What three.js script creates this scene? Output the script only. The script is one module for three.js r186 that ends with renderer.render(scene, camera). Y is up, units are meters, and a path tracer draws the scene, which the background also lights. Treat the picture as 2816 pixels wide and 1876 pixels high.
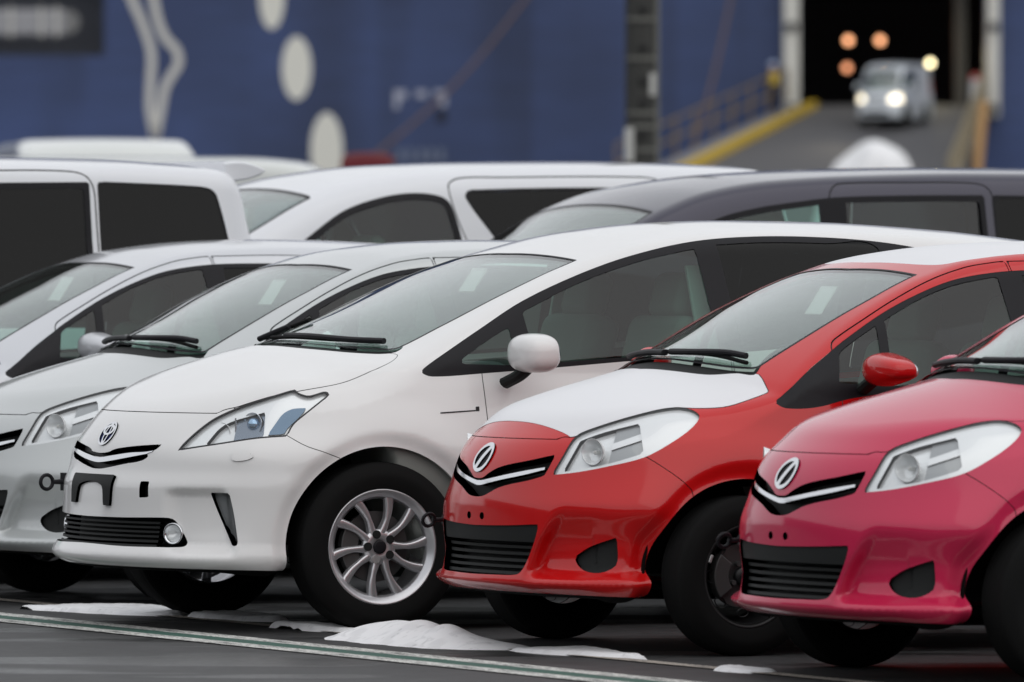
import * as THREE from 'three';
import { RoundedBoxGeometry } from 'three/addons/geometries/RoundedBoxGeometry.js';
import { mergeGeometries } from 'three/addons/utils/BufferGeometryUtils.js';
// ---------- camera, sky, sun, exposure ----------
const scene = new THREE.Scene();
const camera = new THREE.PerspectiveCamera(4.5349, 1024 / 682, 1, 1200);
camera.position.set(-14.4662, 1.54, 29.6602);
camera.lookAt(-14.4662 + 0.45140468 * 100, 1.54 - 0.01282723 * 100, 29.6602 - 0.89222714 * 100);
camera.focus = 33; camera.userData.fStop = 4.6;
const renderer = new THREE.WebGLRenderer({ antialias: true });
renderer.toneMapping = THREE.LinearToneMapping; renderer.toneMappingExposure = 0.94;
renderer.shadowMap.enabled = true;
{
  const W = 256, H = 128, d = new Float32Array(W * H * 4);
  for (let j = 0; j < H; j++) {
    const el = ((j + 0.5) / H - 0.5) * Math.PI;
    for (let i = 0; i < W; i++) {
      const s = Math.max(0, Math.sin(el)), L = el < 0 ? 0.25 : 0.86 + 0.08 * s, k = (j * W + i) * 4;
      d[k] = L * 0.975; d[k + 1] = L * 1.0; d[k + 2] = L * 1.045; d[k + 3] = 1;
    }
  }
  const t = new THREE.DataTexture(d, W, H, THREE.RGBAFormat, THREE.FloatType);
  t.mapping = THREE.EquirectangularReflectionMapping; t.magFilter = THREE.LinearFilter; t.minFilter = THREE.LinearFilter; t.needsUpdate = true;
  scene.background = t; scene.environment = t;
}
const sun = new THREE.DirectionalLight(0xfffaf2, 0.8);
sun.position.set(8, 72, 70); sun.target.position.set(0, 0, 0); scene.add(sun); scene.add(sun.target);
sun.castShadow = true; sun.shadow.radius = 160; sun.shadow.mapSize.set(2048, 2048);
Object.assign(sun.shadow.camera, { left: -40, right: 40, top: 40, bottom: -40, near: 1, far: 300 });
// ---------- small maths ----------
function rng(seed) { let s = seed >>> 0; return () => { s = (s + 0x6D2B79F5) | 0; let t = Math.imul(s ^ (s >>> 15), 1 | s); t = (t + Math.imul(t ^ (t >>> 7), 61 | t)) ^ t; return ((t ^ (t >>> 14)) >>> 0) / 4294967296; }; }
const clamp = (v, a, b) => Math.min(b, Math.max(a, v));
const sstep = (a, b, v) => { const t = clamp((v - a) / (b - a), 0, 1); return t * t * (3 - 2 * t); };
function smax(a, b, k) { const h = Math.max(k - Math.abs(a - b), 0) / k; return Math.max(a, b) + h * h * k * 0.25; }
// monotone cubic through points, tabulated
function curve(...pts) {
  const n = pts.length, X = pts.map(p => p[0]), Y = pts.map(p => p[1]);
  if (n === 1) return () => Y[0];
  const dl = [], m = [];
  for (let i = 0; i < n - 1; i++) dl.push((Y[i + 1] - Y[i]) / (X[i + 1] - X[i]));
  m.push(dl[0]);
  for (let i = 1; i < n - 1; i++) {
    if (dl[i - 1] * dl[i] <= 0) m.push(0);
    else { const a = X[i] - X[i - 1], b = X[i + 1] - X[i], w1 = 2 * b + a, w2 = b + 2 * a; m.push((w1 + w2) / (w1 / dl[i - 1] + w2 / dl[i])); }
  }
  m.push(dl[n - 2]);
  const raw = (x) => {
    if (x <= X[0]) return Y[0] + m[0] * (x - X[0]);
    if (x >= X[n - 1]) return Y[n - 1] + m[n - 1] * (x - X[n - 1]);
    let i = 0; while (x > X[i + 1]) i++;
    const h = X[i + 1] - X[i], t = (x - X[i]) / h, t2 = t * t, t3 = t2 * t;
    return (2 * t3 - 3 * t2 + 1) * Y[i] + (t3 - 2 * t2 + t) * h * m[i] + (-2 * t3 + 3 * t2) * Y[i + 1] + (t3 - t2) * h * m[i + 1];
  };
  const N = 1600, a = X[0] - 0.3, b = X[n - 1] + 0.3, T = new Float64Array(N + 2), q = N / (b - a);
  for (let i = 0; i <= N + 1; i++) T[i] = raw(a + i / q);
  return (x) => { const s = clamp((x - a) * q, 0, N - 0.001), i = s | 0; return T[i] + (T[i + 1] - T[i]) * (s - i); };
}
// closed outline smoothed through its points; a point written twice is a sharp corner
function outline(pts, steps = 6) {
  const P = [], sharp = [];
  for (const p of pts) {
    const l = P[P.length - 1];
    if (l && l[0] === p[0] && l[1] === p[1]) sharp[P.length - 1] = true; else { P.push(p); sharp.push(p[2] === 1); }
  }
  const n = P.length, out = [];
  for (let i = 0; i < n; i++) {
    const p0 = P[(i + n - 1) % n], p1 = P[i], p2 = P[(i + 1) % n], p3 = P[(i + 2) % n];
    const len = Math.hypot(p2[0] - p1[0], p2[1] - p1[1]);
    const tan = (a, b, c) => { const la = Math.hypot(b[0] - a[0], b[1] - a[1]), lb = Math.hypot(c[0] - b[0], c[1] - b[1]), s = Math.min(1, 1.0) * len / (la + lb); return [(c[0] - a[0]) * s, (c[1] - a[1]) * s]; };
    const t1 = sharp[i] ? [p2[0] - p1[0], p2[1] - p1[1]] : tan(p0, p1, p2), t2 = sharp[(i + 1) % n] ? [p2[0] - p1[0], p2[1] - p1[1]] : tan(p1, p2, p3);
    for (let k = 0; k < steps; k++) {
      const t = k / steps, a = t * t, b = a * t, h1 = 2 * b - 3 * a + 1, h2 = b - 2 * a + t, h3 = -2 * b + 3 * a, h4 = b - a;
      out.push([h1 * p1[0] + h2 * t1[0] + h3 * p2[0] + h4 * t2[0], h1 * p1[1] + h2 * t1[1] + h3 * p2[1] + h4 * t2[1]]);
    }
  }
  return out;
}
// signed distance to a closed outline (negative inside)
function polySDF(poly) {
  const n = poly.length, q = new Float64Array(n * 2);
  let a0 = 1e9, a1 = -1e9, b0 = 1e9, b1 = -1e9;
  poly.forEach(([x, y], i) => { q[2 * i] = x; q[2 * i + 1] = y; a0 = Math.min(a0, x); a1 = Math.max(a1, x); b0 = Math.min(b0, y); b1 = Math.max(b1, y); });
  return (u, v) => {
    const ex = Math.max(a0 - u, u - a1, 0), ey = Math.max(b0 - v, v - b1, 0), e = Math.hypot(ex, ey);
    if (e > 0.12) return e;
    let d = 1e9, ins = false;
    for (let i = 0, j = n - 1; i < n; j = i++) {
      const xi = q[2 * i], yi = q[2 * i + 1], xj = q[2 * j], yj = q[2 * j + 1];
      const dx = xj - xi, dy = yj - yi, px = u - xi, py = v - yi, t = clamp((px * dx + py * dy) / (dx * dx + dy * dy + 1e-12), 0, 1);
      const rx = px - t * dx, ry = py - t * dy, dd = rx * rx + ry * ry; if (dd < d) d = dd;
      if ((yi > v) !== (yj > v) && u < dx * (v - yi) / dy + xi) ins = !ins;
    }
    d = Math.sqrt(d); return ins ? -d : d;
  };
}
// drawing planes on a car: side view, plan, front view, and three-quarter view
const QC = 0.8922, QS = 0.4514;
const side = (pts, ok) => { const s = polySDF(outline(pts)); return (x, y, z) => Math.max(s(x, y), ok ? ok(x, y, Math.abs(z)) : 0.3 - Math.abs(z)); };
const plan = (pts, ok) => { const s = polySDF(outline(pts)); return (x, y, z) => Math.max(s(x, Math.abs(z)), ok ? ok(x, y, Math.abs(z)) : -9); };
const front = (pts, ok) => { const s = polySDF(outline(pts)); return (x, y, z) => Math.max(s(Math.abs(z), y), ok ? ok(x, y, Math.abs(z)) : -9); };
const frontFull = (pts, ok) => { const s = polySDF(outline(pts)); return (x, y, z) => Math.max(s(z, y), ok ? ok(x, y, Math.abs(z)) : -9); };
const quarter = (pts, ok) => { const s = polySDF(outline(pts)); return (x, y, z) => { const a = Math.abs(z); return Math.max(s(x * QC + a * QS, y), ok ? ok(x, y, a) : 0.05 - a); }; };

// ---------- a body panel surface from a car's drawn curves ----------
function bodyField(c) {
  const { top, crown, sweep, width, section, belt, tumble, nose, plan2, plan4, tail, tail2, bottom, kTF = 0.1, kTS: kTS0 = 0.07, kSF = 0.16, mod } = c;
  const kTS = typeof kTS0 === 'function' ? kTS0 : () => kTS0, k4 = c.crown4 || (() => 0);
  return (x, y, z) => {
    const a = Math.abs(z), a2 = a * a;
    const xx = x - sweep(x) * a2, yt = top(xx) - crown(x) * a2 - k4(x) * a2 * a2, s1 = (top(xx + 0.02) - top(xx - 0.02)) / 0.04;
    const ft = (y - yt) / Math.sqrt(1 + s1 * s1);
    const up = y - belt(x), sm = up > 0.06 ? up - 0.03 : up < 0 ? 0 : up * up / 0.12;
    const fs = (a - (width(x) - section(y) - tumble * sm)) * (up > 0 ? 1 / Math.sqrt(1 + tumble * tumble) : 1);
    const xf = nose(y) + plan2(y) * a2 + plan4(y) * a2 * a2, p1 = 2 * plan2(y) * a + 4 * plan4(y) * a2 * a, n1 = (nose(y + 0.02) - nose(y - 0.02)) / 0.04;
    const ff = (xf - x) / Math.sqrt(1 + p1 * p1 + n1 * n1);
    const r1 = (tail(y + 0.02) - tail(y - 0.02)) / 0.04, fr = (x - tail(y) + tail2 * a2) / Math.sqrt(1 + 4 * tail2 * tail2 * a2 + r1 * r1);
    let f = smax(ft, fs, kTS(x));
    f = smax(f, ff, a > 0.001 ? kTF : kTF);
    if (kSF > kTF) f = Math.max(f, smax(fs, ff, kSF));
    f = smax(f, fr, 0.12);
    f = smax(f, bottom(x) - y, 0.05);
    return mod ? mod(f, x, y, a) : f;
  };
}
// surface nets on a mirrored grid, vertices pulled onto the surface, normals from the field
function skin(f, [x0, x1], [y0, y1], zm, h, newton = 2) {
  const nx = Math.ceil((x1 - x0) / h) + 1, ny = Math.ceil((y1 - y0) / h) + 1, hz = Math.ceil(zm / h) + 1, nz = 2 * hz;
  const V = new Float32Array(nx * ny * nz), id = (i, j, k) => (k * ny + j) * nx + i, Z = (k) => (k - hz + 0.5) * h;
  const B = 6;
  for (let kb = hz; kb < nz; kb += B) for (let jb = 0; jb < ny; jb += B) for (let ib = 0; ib < nx; ib += B) {
    const c = f(x0 + (ib + B / 2) * h, y0 + (jb + B / 2) * h, Z(kb + B / 2)), far = Math.abs(c) > B * h * 1.5;
    for (let k = kb; k < Math.min(kb + B, nz); k++) for (let j = jb; j < Math.min(jb + B, ny); j++) for (let i = ib; i < Math.min(ib + B, nx); i++) {
      const v = far ? c : f(x0 + i * h, y0 + j * h, Z(k)); V[id(i, j, k)] = v; V[id(i, j, nz - 1 - k)] = v;
    }
  }
  const at = new Int32Array(nx * ny * nz).fill(-1), p = [], n = [], ix = [], e = 0.004;
  const grad = (x, y, z) => { const gx = f(x + e, y, z) - f(x - e, y, z), gy = f(x, y + e, z) - f(x, y - e, z), gz = f(x, y, z + e) - f(x, y, z - e); return [gx / (2 * e), gy / (2 * e), gz / (2 * e)]; };
  const CE = [[0, 1], [2, 3], [4, 5], [6, 7], [0, 2], [1, 3], [4, 6], [5, 7], [0, 4], [1, 5], [2, 6], [3, 7]];
  const g = new Float64Array(8);
  for (let k = 0; k < nz - 1; k++) for (let j = 0; j < ny - 1; j++) for (let i = 0; i < nx - 1; i++) {
    let m = 0;
    for (let c = 0; c < 8; c++) { const v = V[id(i + (c & 1), j + ((c >> 1) & 1), k + (c >> 2))]; g[c] = v; if (v < 0) m |= 1 << c; }
    if (m === 0 || m === 255) continue;
    let sx = 0, sy = 0, sz = 0, q = 0;
    for (const [a, b] of CE) { if ((g[a] < 0) === (g[b] < 0)) continue; const t = g[a] / (g[a] - g[b]); sx += (a & 1) + ((b & 1) - (a & 1)) * t; sy += ((a >> 1) & 1) + (((b >> 1) & 1) - ((a >> 1) & 1)) * t; sz += (a >> 2) + ((b >> 2) - (a >> 2)) * t; q++; }
    let x = x0 + (i + sx / q) * h, y = y0 + (j + sy / q) * h, z = Z(k) + sz / q * h, G;
    for (let s = 0; s < newton; s++) { G = grad(x, y, z); const v = f(x, y, z), L = G[0] * G[0] + G[1] * G[1] + G[2] * G[2] + 1e-9, w = clamp(v / L, -h, h) * 0.9; x -= G[0] * w; y -= G[1] * w; z -= G[2] * w; }
    G = grad(x, y, z); const L = Math.hypot(...G) || 1;
    at[id(i, j, k)] = p.length / 3; p.push(x, y, z); n.push(G[0] / L, G[1] / L, G[2] / L);
  }
  const quad = (a, b, c, d, flip) => { if (a < 0 || b < 0 || c < 0 || d < 0) return; if (flip) ix.push(a, c, b, a, d, c); else ix.push(a, b, c, a, c, d); };
  for (let k = 1; k < nz - 1; k++) for (let j = 1; j < ny - 1; j++) for (let i = 1; i < nx - 1; i++) {
    const s = V[id(i, j, k)] < 0;
    if (s !== (V[id(i + 1, j, k)] < 0)) quad(at[id(i, j - 1, k - 1)], at[id(i, j, k - 1)], at[id(i, j, k)], at[id(i, j - 1, k)], !s);
    if (s !== (V[id(i, j + 1, k)] < 0)) quad(at[id(i - 1, j, k - 1)], at[id(i - 1, j, k)], at[id(i, j, k)], at[id(i, j, k - 1)], !s);
    if (s !== (V[id(i, j, k + 1)] < 0)) quad(at[id(i - 1, j - 1, k)], at[id(i, j - 1, k)], at[id(i, j, k)], at[id(i - 1, j, k)], !s);
  }
  return { p, n, i: ix };
}
// cut a surface along fn = level: [inside, outside], new vertices on the line
function cut(M, fn, level = 0) {
  const nv = M.p.length / 3, d = new Float64Array(nv); let any = false, all = true;
  for (let v = 0; v < nv; v++) { const q = fn(M.p[3 * v], M.p[3 * v + 1], M.p[3 * v + 2], M.n[3 * v], M.n[3 * v + 1], M.n[3 * v + 2]) - level; d[v] = Math.abs(q) < 1e-6 ? 1e-6 : q; if (d[v] < 0) any = true; else all = false; }
  const empty = { p: [], n: [], i: [] };
  if (!any) return [empty, M]; if (all) return [M, empty];
  const I = { p: [], n: [], i: [] }, O = { p: [], n: [], i: [] }, mi = new Int32Array(nv).fill(-1), mo = new Int32Array(nv).fill(-1), ei = new Map(), eo = new Map();
  const put = (R, map, v) => { if (map[v] < 0) { map[v] = R.p.length / 3; for (let k = 0; k < 3; k++) { R.p.push(M.p[3 * v + k]); R.n.push(M.n[3 * v + k]); } } return map[v]; };
  const mid = (R, map, a, b) => {
    if (a > b) { const t = a; a = b; b = t; }
    const key = a * nv + b; let r = map.get(key); if (r !== undefined) return r;
    const t = d[a] / (d[a] - d[b]); r = R.p.length / 3; let q = [0, 0, 0];
    for (let k = 0; k < 3; k++) { R.p.push(M.p[3 * a + k] + (M.p[3 * b + k] - M.p[3 * a + k]) * t); q[k] = M.n[3 * a + k] + (M.n[3 * b + k] - M.n[3 * a + k]) * t; }
    const L = Math.hypot(...q) || 1; R.n.push(q[0] / L, q[1] / L, q[2] / L); map.set(key, r); return r;
  };
  for (let t = 0; t < M.i.length; t += 3) {
    const v = [M.i[t], M.i[t + 1], M.i[t + 2]], s = v.map(k => d[k] < 0), c = s[0] + s[1] + s[2];
    if (c === 3) I.i.push(...v.map(k => put(I, mi, k)));
    else if (c === 0) O.i.push(...v.map(k => put(O, mo, k)));
    else {
      const lone = c === 1 ? s.indexOf(true) : s.indexOf(false), a = v[lone], b = v[(lone + 1) % 3], e = v[(lone + 2) % 3];
      const one = c === 1 ? [I, mi, ei] : [O, mo, eo], two = c === 1 ? [O, mo, eo] : [I, mi, ei];
      one[0].i.push(put(one[0], one[1], a), mid(one[0], one[2], a, b), mid(one[0], one[2], a, e));
      const x = mid(two[0], two[2], a, b), y = mid(two[0], two[2], a, e), bb = put(two[0], two[1], b), cc = put(two[0], two[1], e);
      two[0].i.push(x, bb, cc, x, cc, y);
    }
  }
  return [I, O];
}
const moved = (M, dist) => { const p = M.p.slice(); for (let k = 0; k < p.length; k++) p[k] += M.n[k] * dist; return { p, n: M.n, i: M.i }; };
const joined = (...Ms) => { const R = { p: [], n: [], i: [] }; for (const M of Ms) { const b = R.p.length / 3; for (const v of M.p) R.p.push(v); for (const v of M.n) R.n.push(v); for (const v of M.i) R.i.push(v + b); } return R; };
// wall strips from the open edges of a surface, going in by depth along the normal (or along a given direction)
function walls(M, d0, d1, dir, ok) {
  const nv = M.p.length / 3, seen = new Map();
  for (let t = 0; t < M.i.length; t += 3) for (let k = 0; k < 3; k++) { const a = M.i[t + k], b = M.i[t + (k + 1) % 3], key = a < b ? a * nv + b : b * nv + a; seen.set(key, seen.has(key) ? null : [a, b]); }
  const R = { p: [], n: [], i: [] };
  for (const e of seen.values()) {
    if (!e) continue; const [a, b] = e;
    const pa = M.p.slice(3 * a, 3 * a + 3), pb = M.p.slice(3 * b, 3 * b + 3), na = M.n.slice(3 * a, 3 * a + 3), nb = M.n.slice(3 * b, 3 * b + 3);
    if (ok && !ok(pa, na)) continue;
    const da = dir ? dir(pa) : na, db = dir ? dir(pb) : nb, q = [];
    for (const [P, D, s] of [[pa, da, d0], [pb, db, d0], [pb, db, d1], [pa, da, d1]]) q.push([P[0] + D[0] * s, P[1] + D[1] * s, P[2] + D[2] * s]);
    const u = [pb[0] - pa[0], pb[1] - pa[1], pb[2] - pa[2]], w = da; let nn = [u[1] * w[2] - u[2] * w[1], u[2] * w[0] - u[0] * w[2], u[0] * w[1] - u[1] * w[0]]; const L = Math.hypot(...nn) || 1; nn = nn.map(v => v / L);
    const base = R.p.length / 3; for (const v of q) { R.p.push(...v); R.n.push(...nn); } R.i.push(base, base + 1, base + 2, base, base + 2, base + 3);
  }
  return R;
}
function geo(M) {
  const g = new THREE.BufferGeometry();
  g.setAttribute('position', new THREE.Float32BufferAttribute(M.p, 3)); g.setAttribute('normal', new THREE.Float32BufferAttribute(M.n, 3)); g.setIndex(M.i); return g;
}
// ---------- drawn curves of the two car models in the front row (x from the front axle to the rear, y up) ----------
const HATCH = {
  top: curve([-0.80, 0.62], [-0.70, 0.745], [-0.62, 0.805], [-0.5, 0.868], [-0.36, 0.926], [-0.2, 0.978], [-0.06, 1.016], [0.0, 1.032], [0.06, 1.062], [0.3, 1.165], [0.6, 1.293], [0.9, 1.409], [1.1, 1.462], [1.4, 1.492], [1.7, 1.50], [2.2, 1.487], [2.6, 1.445], [2.9, 1.385], [3.1, 1.33]),
  crown: curve([-0.8, 0.2], [-0.3, 0.2], [0.1, 0.18], [0.6, 0.10], [1.0, 0.13], [2.6, 0.16]),
  sweep: curve([-0.6, 0], [-0.3, 0.1], [0.0, 0.40], [0.3, 0.28], [0.9, 0.06], [1.3, 0], [3, 0]),
  width: curve([-0.8, 0.74], [-0.5, 0.795], [-0.2, 0.83], [0.1, 0.842], [0.8, 0.845], [2.0, 0.847], [2.6, 0.842], [3.1, 0.78]),
  section: curve([0.15, 0.075], [0.24, 0.048], [0.32, 0.026], [0.42, 0.009], [0.55, 0], [0.64, 0.002], [0.72, 0.014], [0.80, 0.036], [0.88, 0.060], [0.95, 0.078], [1.1, 0.09]),
  kTS: curve([-0.7, 0.13], [-0.1, 0.13], [0.2, 0.07], [3, 0.07]),
  belt: curve([-0.8, 0.97], [0.2, 0.94], [1.2, 0.99], [2.4, 1.05], [3, 1.05]), tumble: 0.43,
  nose: curve([0.18, -0.60], [0.225, -0.68], [0.265, -0.718], [0.31, -0.705], [0.37, -0.695], [0.46, -0.70], [0.53, -0.70], [0.60, -0.692], [0.68, -0.68], [0.76, -0.653], [0.84, -0.60], [1.0, -0.55], [1.3, -0.5]),
  plan2: curve([0.2, 0.31], [0.5, 0.35], [0.7, 0.58], [1, 0.7]), plan4: curve([0.2, 0.4], [0.5, 0.5], [0.8, 0.6]),
  tail: curve([0.15, 2.98], [0.4, 3.09], [0.7, 3.1], [1.0, 3.04], [1.2, 2.97], [1.38, 2.92], [1.5, 2.9]), tail2: 0.18,
  bottom: curve([-0.8, 0.215], [-0.3, 0.2], [0.4, 0.19], [2.5, 0.19], [3.1, 0.24]),
  mod: (f, x, y, a) => {
    if (x < 0.1 && y < 0.62 && a > 0.25) {                 // the hollow round the fog lamp and the ledge under it
      const u = x * QC + a * QS, edge = -0.352 - (0.5 - y) * 0.42;
      const across = sstep(edge - 0.012, edge + 0.05, u) * (1 - sstep(-0.04, 0.10, u)), up = (1 - sstep(0.40, 0.56, y)) * sstep(0.262, 0.318, y);
      f += 0.05 * across * up;
    }
    if (a > 0.55 && y < 0.95) { const r = Math.hypot(x, y - 0.29), r2 = Math.hypot(x - 2.51, y - 0.29); f += 0.014 * (1 - sstep(0.345, 0.42, Math.min(r, r2))); f -= 0.012 * sstep(0.36, 0.43, r) * (1 - sstep(0.43, 0.56, r)); }
    return f;
  },
};
const WAGON = {
  top: curve([-1.0, 0.60], [-0.88, 0.72], [-0.78, 0.80], [-0.6, 0.898], [-0.45, 0.970], [-0.3, 1.032], [-0.12, 1.085], [0.0, 1.108], [0.3, 1.212], [0.6, 1.32], [0.9, 1.425], [1.05, 1.475], [1.3, 1.536], [1.6, 1.570], [1.9, 1.58], [2.3, 1.575], [2.8, 1.548], [3.3, 1.495], [3.6, 1.45]),
  crown: curve([-0.9, 0.14], [-0.3, 0.14], [0.2, 0.12], [0.8, 0.08], [1.2, 0.13], [3, 0.16]),
  sweep: curve([-0.8, 0], [-0.4, 0.05], [-0.1, 0.3], [0.2, 0.26], [0.9, 0.06], [1.3, 0], [3, 0]),
  width: curve([-0.95, 0.80], [-0.6, 0.855], [-0.25, 0.883], [0.2, 0.895], [1.0, 0.90], [2.4, 0.8875], [3.2, 0.87], [3.7, 0.80]),
  section: curve([0.15, 0.075], [0.24, 0.05], [0.34, 0.027], [0.46, 0.009], [0.58, 0], [0.68, 0.006], [0.76, 0.024], [0.84, 0.048], [0.92, 0.074], [1.0, 0.096], [1.2, 0.11]),
  kTS: curve([-0.8, 0.17], [-0.1, 0.17], [0.25, 0.07], [3, 0.07]),
  belt: curve([-0.9, 1.03], [0.2, 1.0], [1.2, 1.04], [2.4, 1.09], [3.5, 1.13]), tumble: 0.36,
  nose: curve([0.2, -0.80], [0.245, -0.865], [0.285, -0.895], [0.35, -0.86], [0.46, -0.848], [0.55, -0.842], [0.62, -0.815], [0.70, -0.798], [0.76, -0.775], [0.84, -0.74], [1.0, -0.68], [1.3, -0.6]),
  plan2: curve([0.2, 0.36], [0.5, 0.33], [0.65, 0.31], [0.8, 0.48], [1, 0.6]), plan4: curve([0.2, 0.3], [0.5, 0.45], [0.8, 0.4]),
  tail: curve([0.2, 3.58], [0.45, 3.68], [0.75, 3.67], [1.05, 3.6], [1.3, 3.5], [1.5, 3.4]), tail2: 0.15,
  bottom: curve([-0.95, 0.235], [-0.4, 0.225], [0.4, 0.19], [2.7, 0.19], [3.6, 0.25]),
  mod: (f, x, y, a) => {
    if (x < 0.1 && y < 0.64 && a > 0.2) {                  // the shallow hollow beside the lamp slot, and the splitter under it
      const u = x * QC + a * QS, e1 = -0.235 + (0.53 - y) * 0.16;
      f += 0.03 * sstep(-0.47, -0.38, u) * (1 - sstep(e1, e1 + 0.035, u)) * (1 - sstep(0.52, 0.56, y)) * sstep(0.285, 0.34, y);
    }
    if (a > 0.55 && y < 1.0) { const r = Math.min(Math.hypot(x, y - 0.326), Math.hypot(x - 2.78, y - 0.326)); f += 0.013 * (1 - sstep(0.375, 0.45, r)); f -= 0.010 * sstep(0.39, 0.46, r) * (1 - sstep(0.46, 0.60, r)); }
    return f;
  },
};
// ---------- materials ----------
const lin = (r, g, b) => new THREE.Color().setRGB(r, g, b);
const MAT = {};
const paint = (c, metal = 0, rough = 0.45, coat = 1) => new THREE.MeshPhysicalMaterial({ color: c, metalness: metal, roughness: rough, clearcoat: coat, clearcoatRoughness: 0.10, specularIntensity: coat ? 0.15 : 0.5, side: THREE.DoubleSide });
const std = (c, roughness = 0.6, metalness = 0) => new THREE.MeshStandardMaterial({ color: c, roughness, metalness, side: THREE.DoubleSide });
const matt = (c, roughness, k) => new THREE.MeshPhysicalMaterial({ color: c, roughness, specularIntensity: k, side: THREE.DoubleSide });
const pane = (c, ior = 1.52) => new THREE.MeshPhysicalMaterial({ color: c, transmission: 1, thickness: 0, roughness: 0.0, ior, side: THREE.DoubleSide });
Object.assign(MAT, {
  screen: pane(lin(0.86, 0.94, 0.91), 2.0), glass: pane(lin(0.62, 0.86, 0.78)), glassDark: pane(lin(0.022, 0.022, 0.026), 1.30), lens: pane(lin(0.98, 0.99, 0.99), 1.6),
  trim: matt(lin(0.010, 0.0095, 0.012), 0.5, 0.45), plastic: matt(lin(0.012, 0.013, 0.013), 0.6, 0.5), rubber: matt(lin(0.008, 0.008, 0.008), 0.9, 0.3), under: matt(lin(0.005, 0.005, 0.005), 0.95, 0.2),
  gap: std(lin(0.03, 0.03, 0.032), 0.7), chrome: std(lin(0.75, 0.76, 0.78), 0.12, 1), bezel: std(lin(0.86, 0.87, 0.88), 0.22, 0.3), bezelDark: std(lin(0.36, 0.37, 0.38), 0.3, 0.5), lampGrey: std(lin(0.22, 0.26, 0.32), 0.25, 0.5), chromeBlue: std(lin(0.35, 0.5, 0.68), 0.12, 0.8), blueLamp: std(lin(0.10, 0.19, 0.30), 0.2, 0.2),
  alloy: std(lin(0.62, 0.62, 0.64), 0.28, 0.7), steel: std(lin(0.012, 0.012, 0.013), 0.45, 0.2), disc: std(lin(0.09, 0.09, 0.09), 0.5, 0.6), weight: std(lin(0.6, 0.6, 0.6), 0.4, 0.7),
  cabin: std(lin(0.22, 0.235, 0.22), 0.9), seat: std(lin(0.13, 0.145, 0.135), 0.95), dash: std(lin(0.10, 0.105, 0.105), 0.85), paper: std(lin(0.62, 0.62, 0.6), 0.9), pale: std(lin(0.30, 0.34, 0.32), 0.9),
  film: new THREE.MeshPhysicalMaterial({ color: lin(0.77, 0.77, 0.79), roughness: 0.42, clearcoat: 0.25, clearcoatRoughness: 0.25, side: THREE.DoubleSide }), blue: std(lin(0.03, 0.04, 0.16), 0.25, 0.3), amber: std(lin(0.6, 0.2, 0.03), 0.3),
});
// ---------- assembling named parts ----------
const tris = (M) => M.i.length / 3;
function refine(M) {
  const p = M.p.slice(), n = M.n.slice(), ix = [], nv = M.p.length / 3, mm = new Map();
  const mid = (a, b) => { if (a > b) { const t = a; a = b; b = t; } const k = a * nv + b; let r = mm.get(k); if (r !== undefined) return r; r = p.length / 3; const q = [0, 1, 2].map(c => M.n[3 * a + c] + M.n[3 * b + c]), L = Math.hypot(...q) || 1; for (let c = 0; c < 3; c++) { p.push((M.p[3 * a + c] + M.p[3 * b + c]) / 2); n.push(q[c] / L); } mm.set(k, r); return r; };
  for (let t = 0; t < M.i.length; t += 3) { const [a, b, c] = [M.i[t], M.i[t + 1], M.i[t + 2]], d = mid(a, b), e = mid(b, c), f = mid(c, a); ix.push(a, d, f, d, b, e, f, e, c, d, e, f); }
  return { p, n, i: ix };
}
// a kit of parts: each entry is a mesh description that every car of the model shares
function Kit() { this.list = []; }
Kit.prototype.add = function (name, M, mat, parent = null, xf = null, keep = false) {
  const g = M.isBufferGeometry ? M : geo(M);
  if (!M.isBufferGeometry && !M.i.length) return null;
  const e = { name, g, mat, parent, xf }; this.list.push(e); return e;
};
// the same part on the left and on the right of the car: two meshes
Kit.prototype.pair = function (name, M, mat, parent = null) {
  const [L, R] = cut(M, (x, y, z) => -z);
  return [this.add(name, L, mat, Array.isArray(parent) ? parent[0] : parent), this.add(name, R, mat, Array.isArray(parent) ? parent[1] : parent)];
};
Kit.prototype.group = function (name, parent = null, xf = null) { const e = { name, parent, xf }; this.list.push(e); return e; };
Kit.prototype.make = function (name, label, category, group, palette, variant = 'plain') {
  const root = new THREE.Group(); root.name = name; root.userData = { label, category }; if (group) root.userData.group = group;
  const made = new Map();
  for (const e of this.list) {
    if (e.only && e.only !== variant) continue;
    const o = e.g ? new THREE.Mesh(e.g, palette[e.mat] || MAT[e.mat]) : new THREE.Group(); o.name = e.name;
    if (e.g) { o.castShadow = o.receiveShadow = true; }
    if (e.xf) e.xf(o);
    (e.parent ? made.get(e.parent) : root).add(o); made.set(e, o);
  }
  scene.add(root); return root;
};
const box = (w, h, d, r = 0.01, s = 2) => new RoundedBoxGeometry(w, h, d, s, Math.min(r, w / 2 - 1e-4, h / 2 - 1e-4, d / 2 - 1e-4));
const atp = (x, y, z, rx = 0, ry = 0, rz = 0) => (o) => { o.position.set(x, y, z); o.rotation.set(rx, ry, rz); };
const placed = (g, x, y, z, rx = 0, ry = 0, rz = 0) => g.applyMatrix4(new THREE.Matrix4().compose(new THREE.Vector3(x, y, z), new THREE.Quaternion().setFromEuler(new THREE.Euler(rx, ry, rz)), new THREE.Vector3(1, 1, 1)));
const noUV = (g) => { const q = g.index ? g.toNonIndexed() : g; for (const k of Object.keys(q.attributes)) if (k !== 'position' && k !== 'normal') q.deleteAttribute(k); return q; };
const merge = (...gs) => mergeGeometries(gs.map(noUV));
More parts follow.
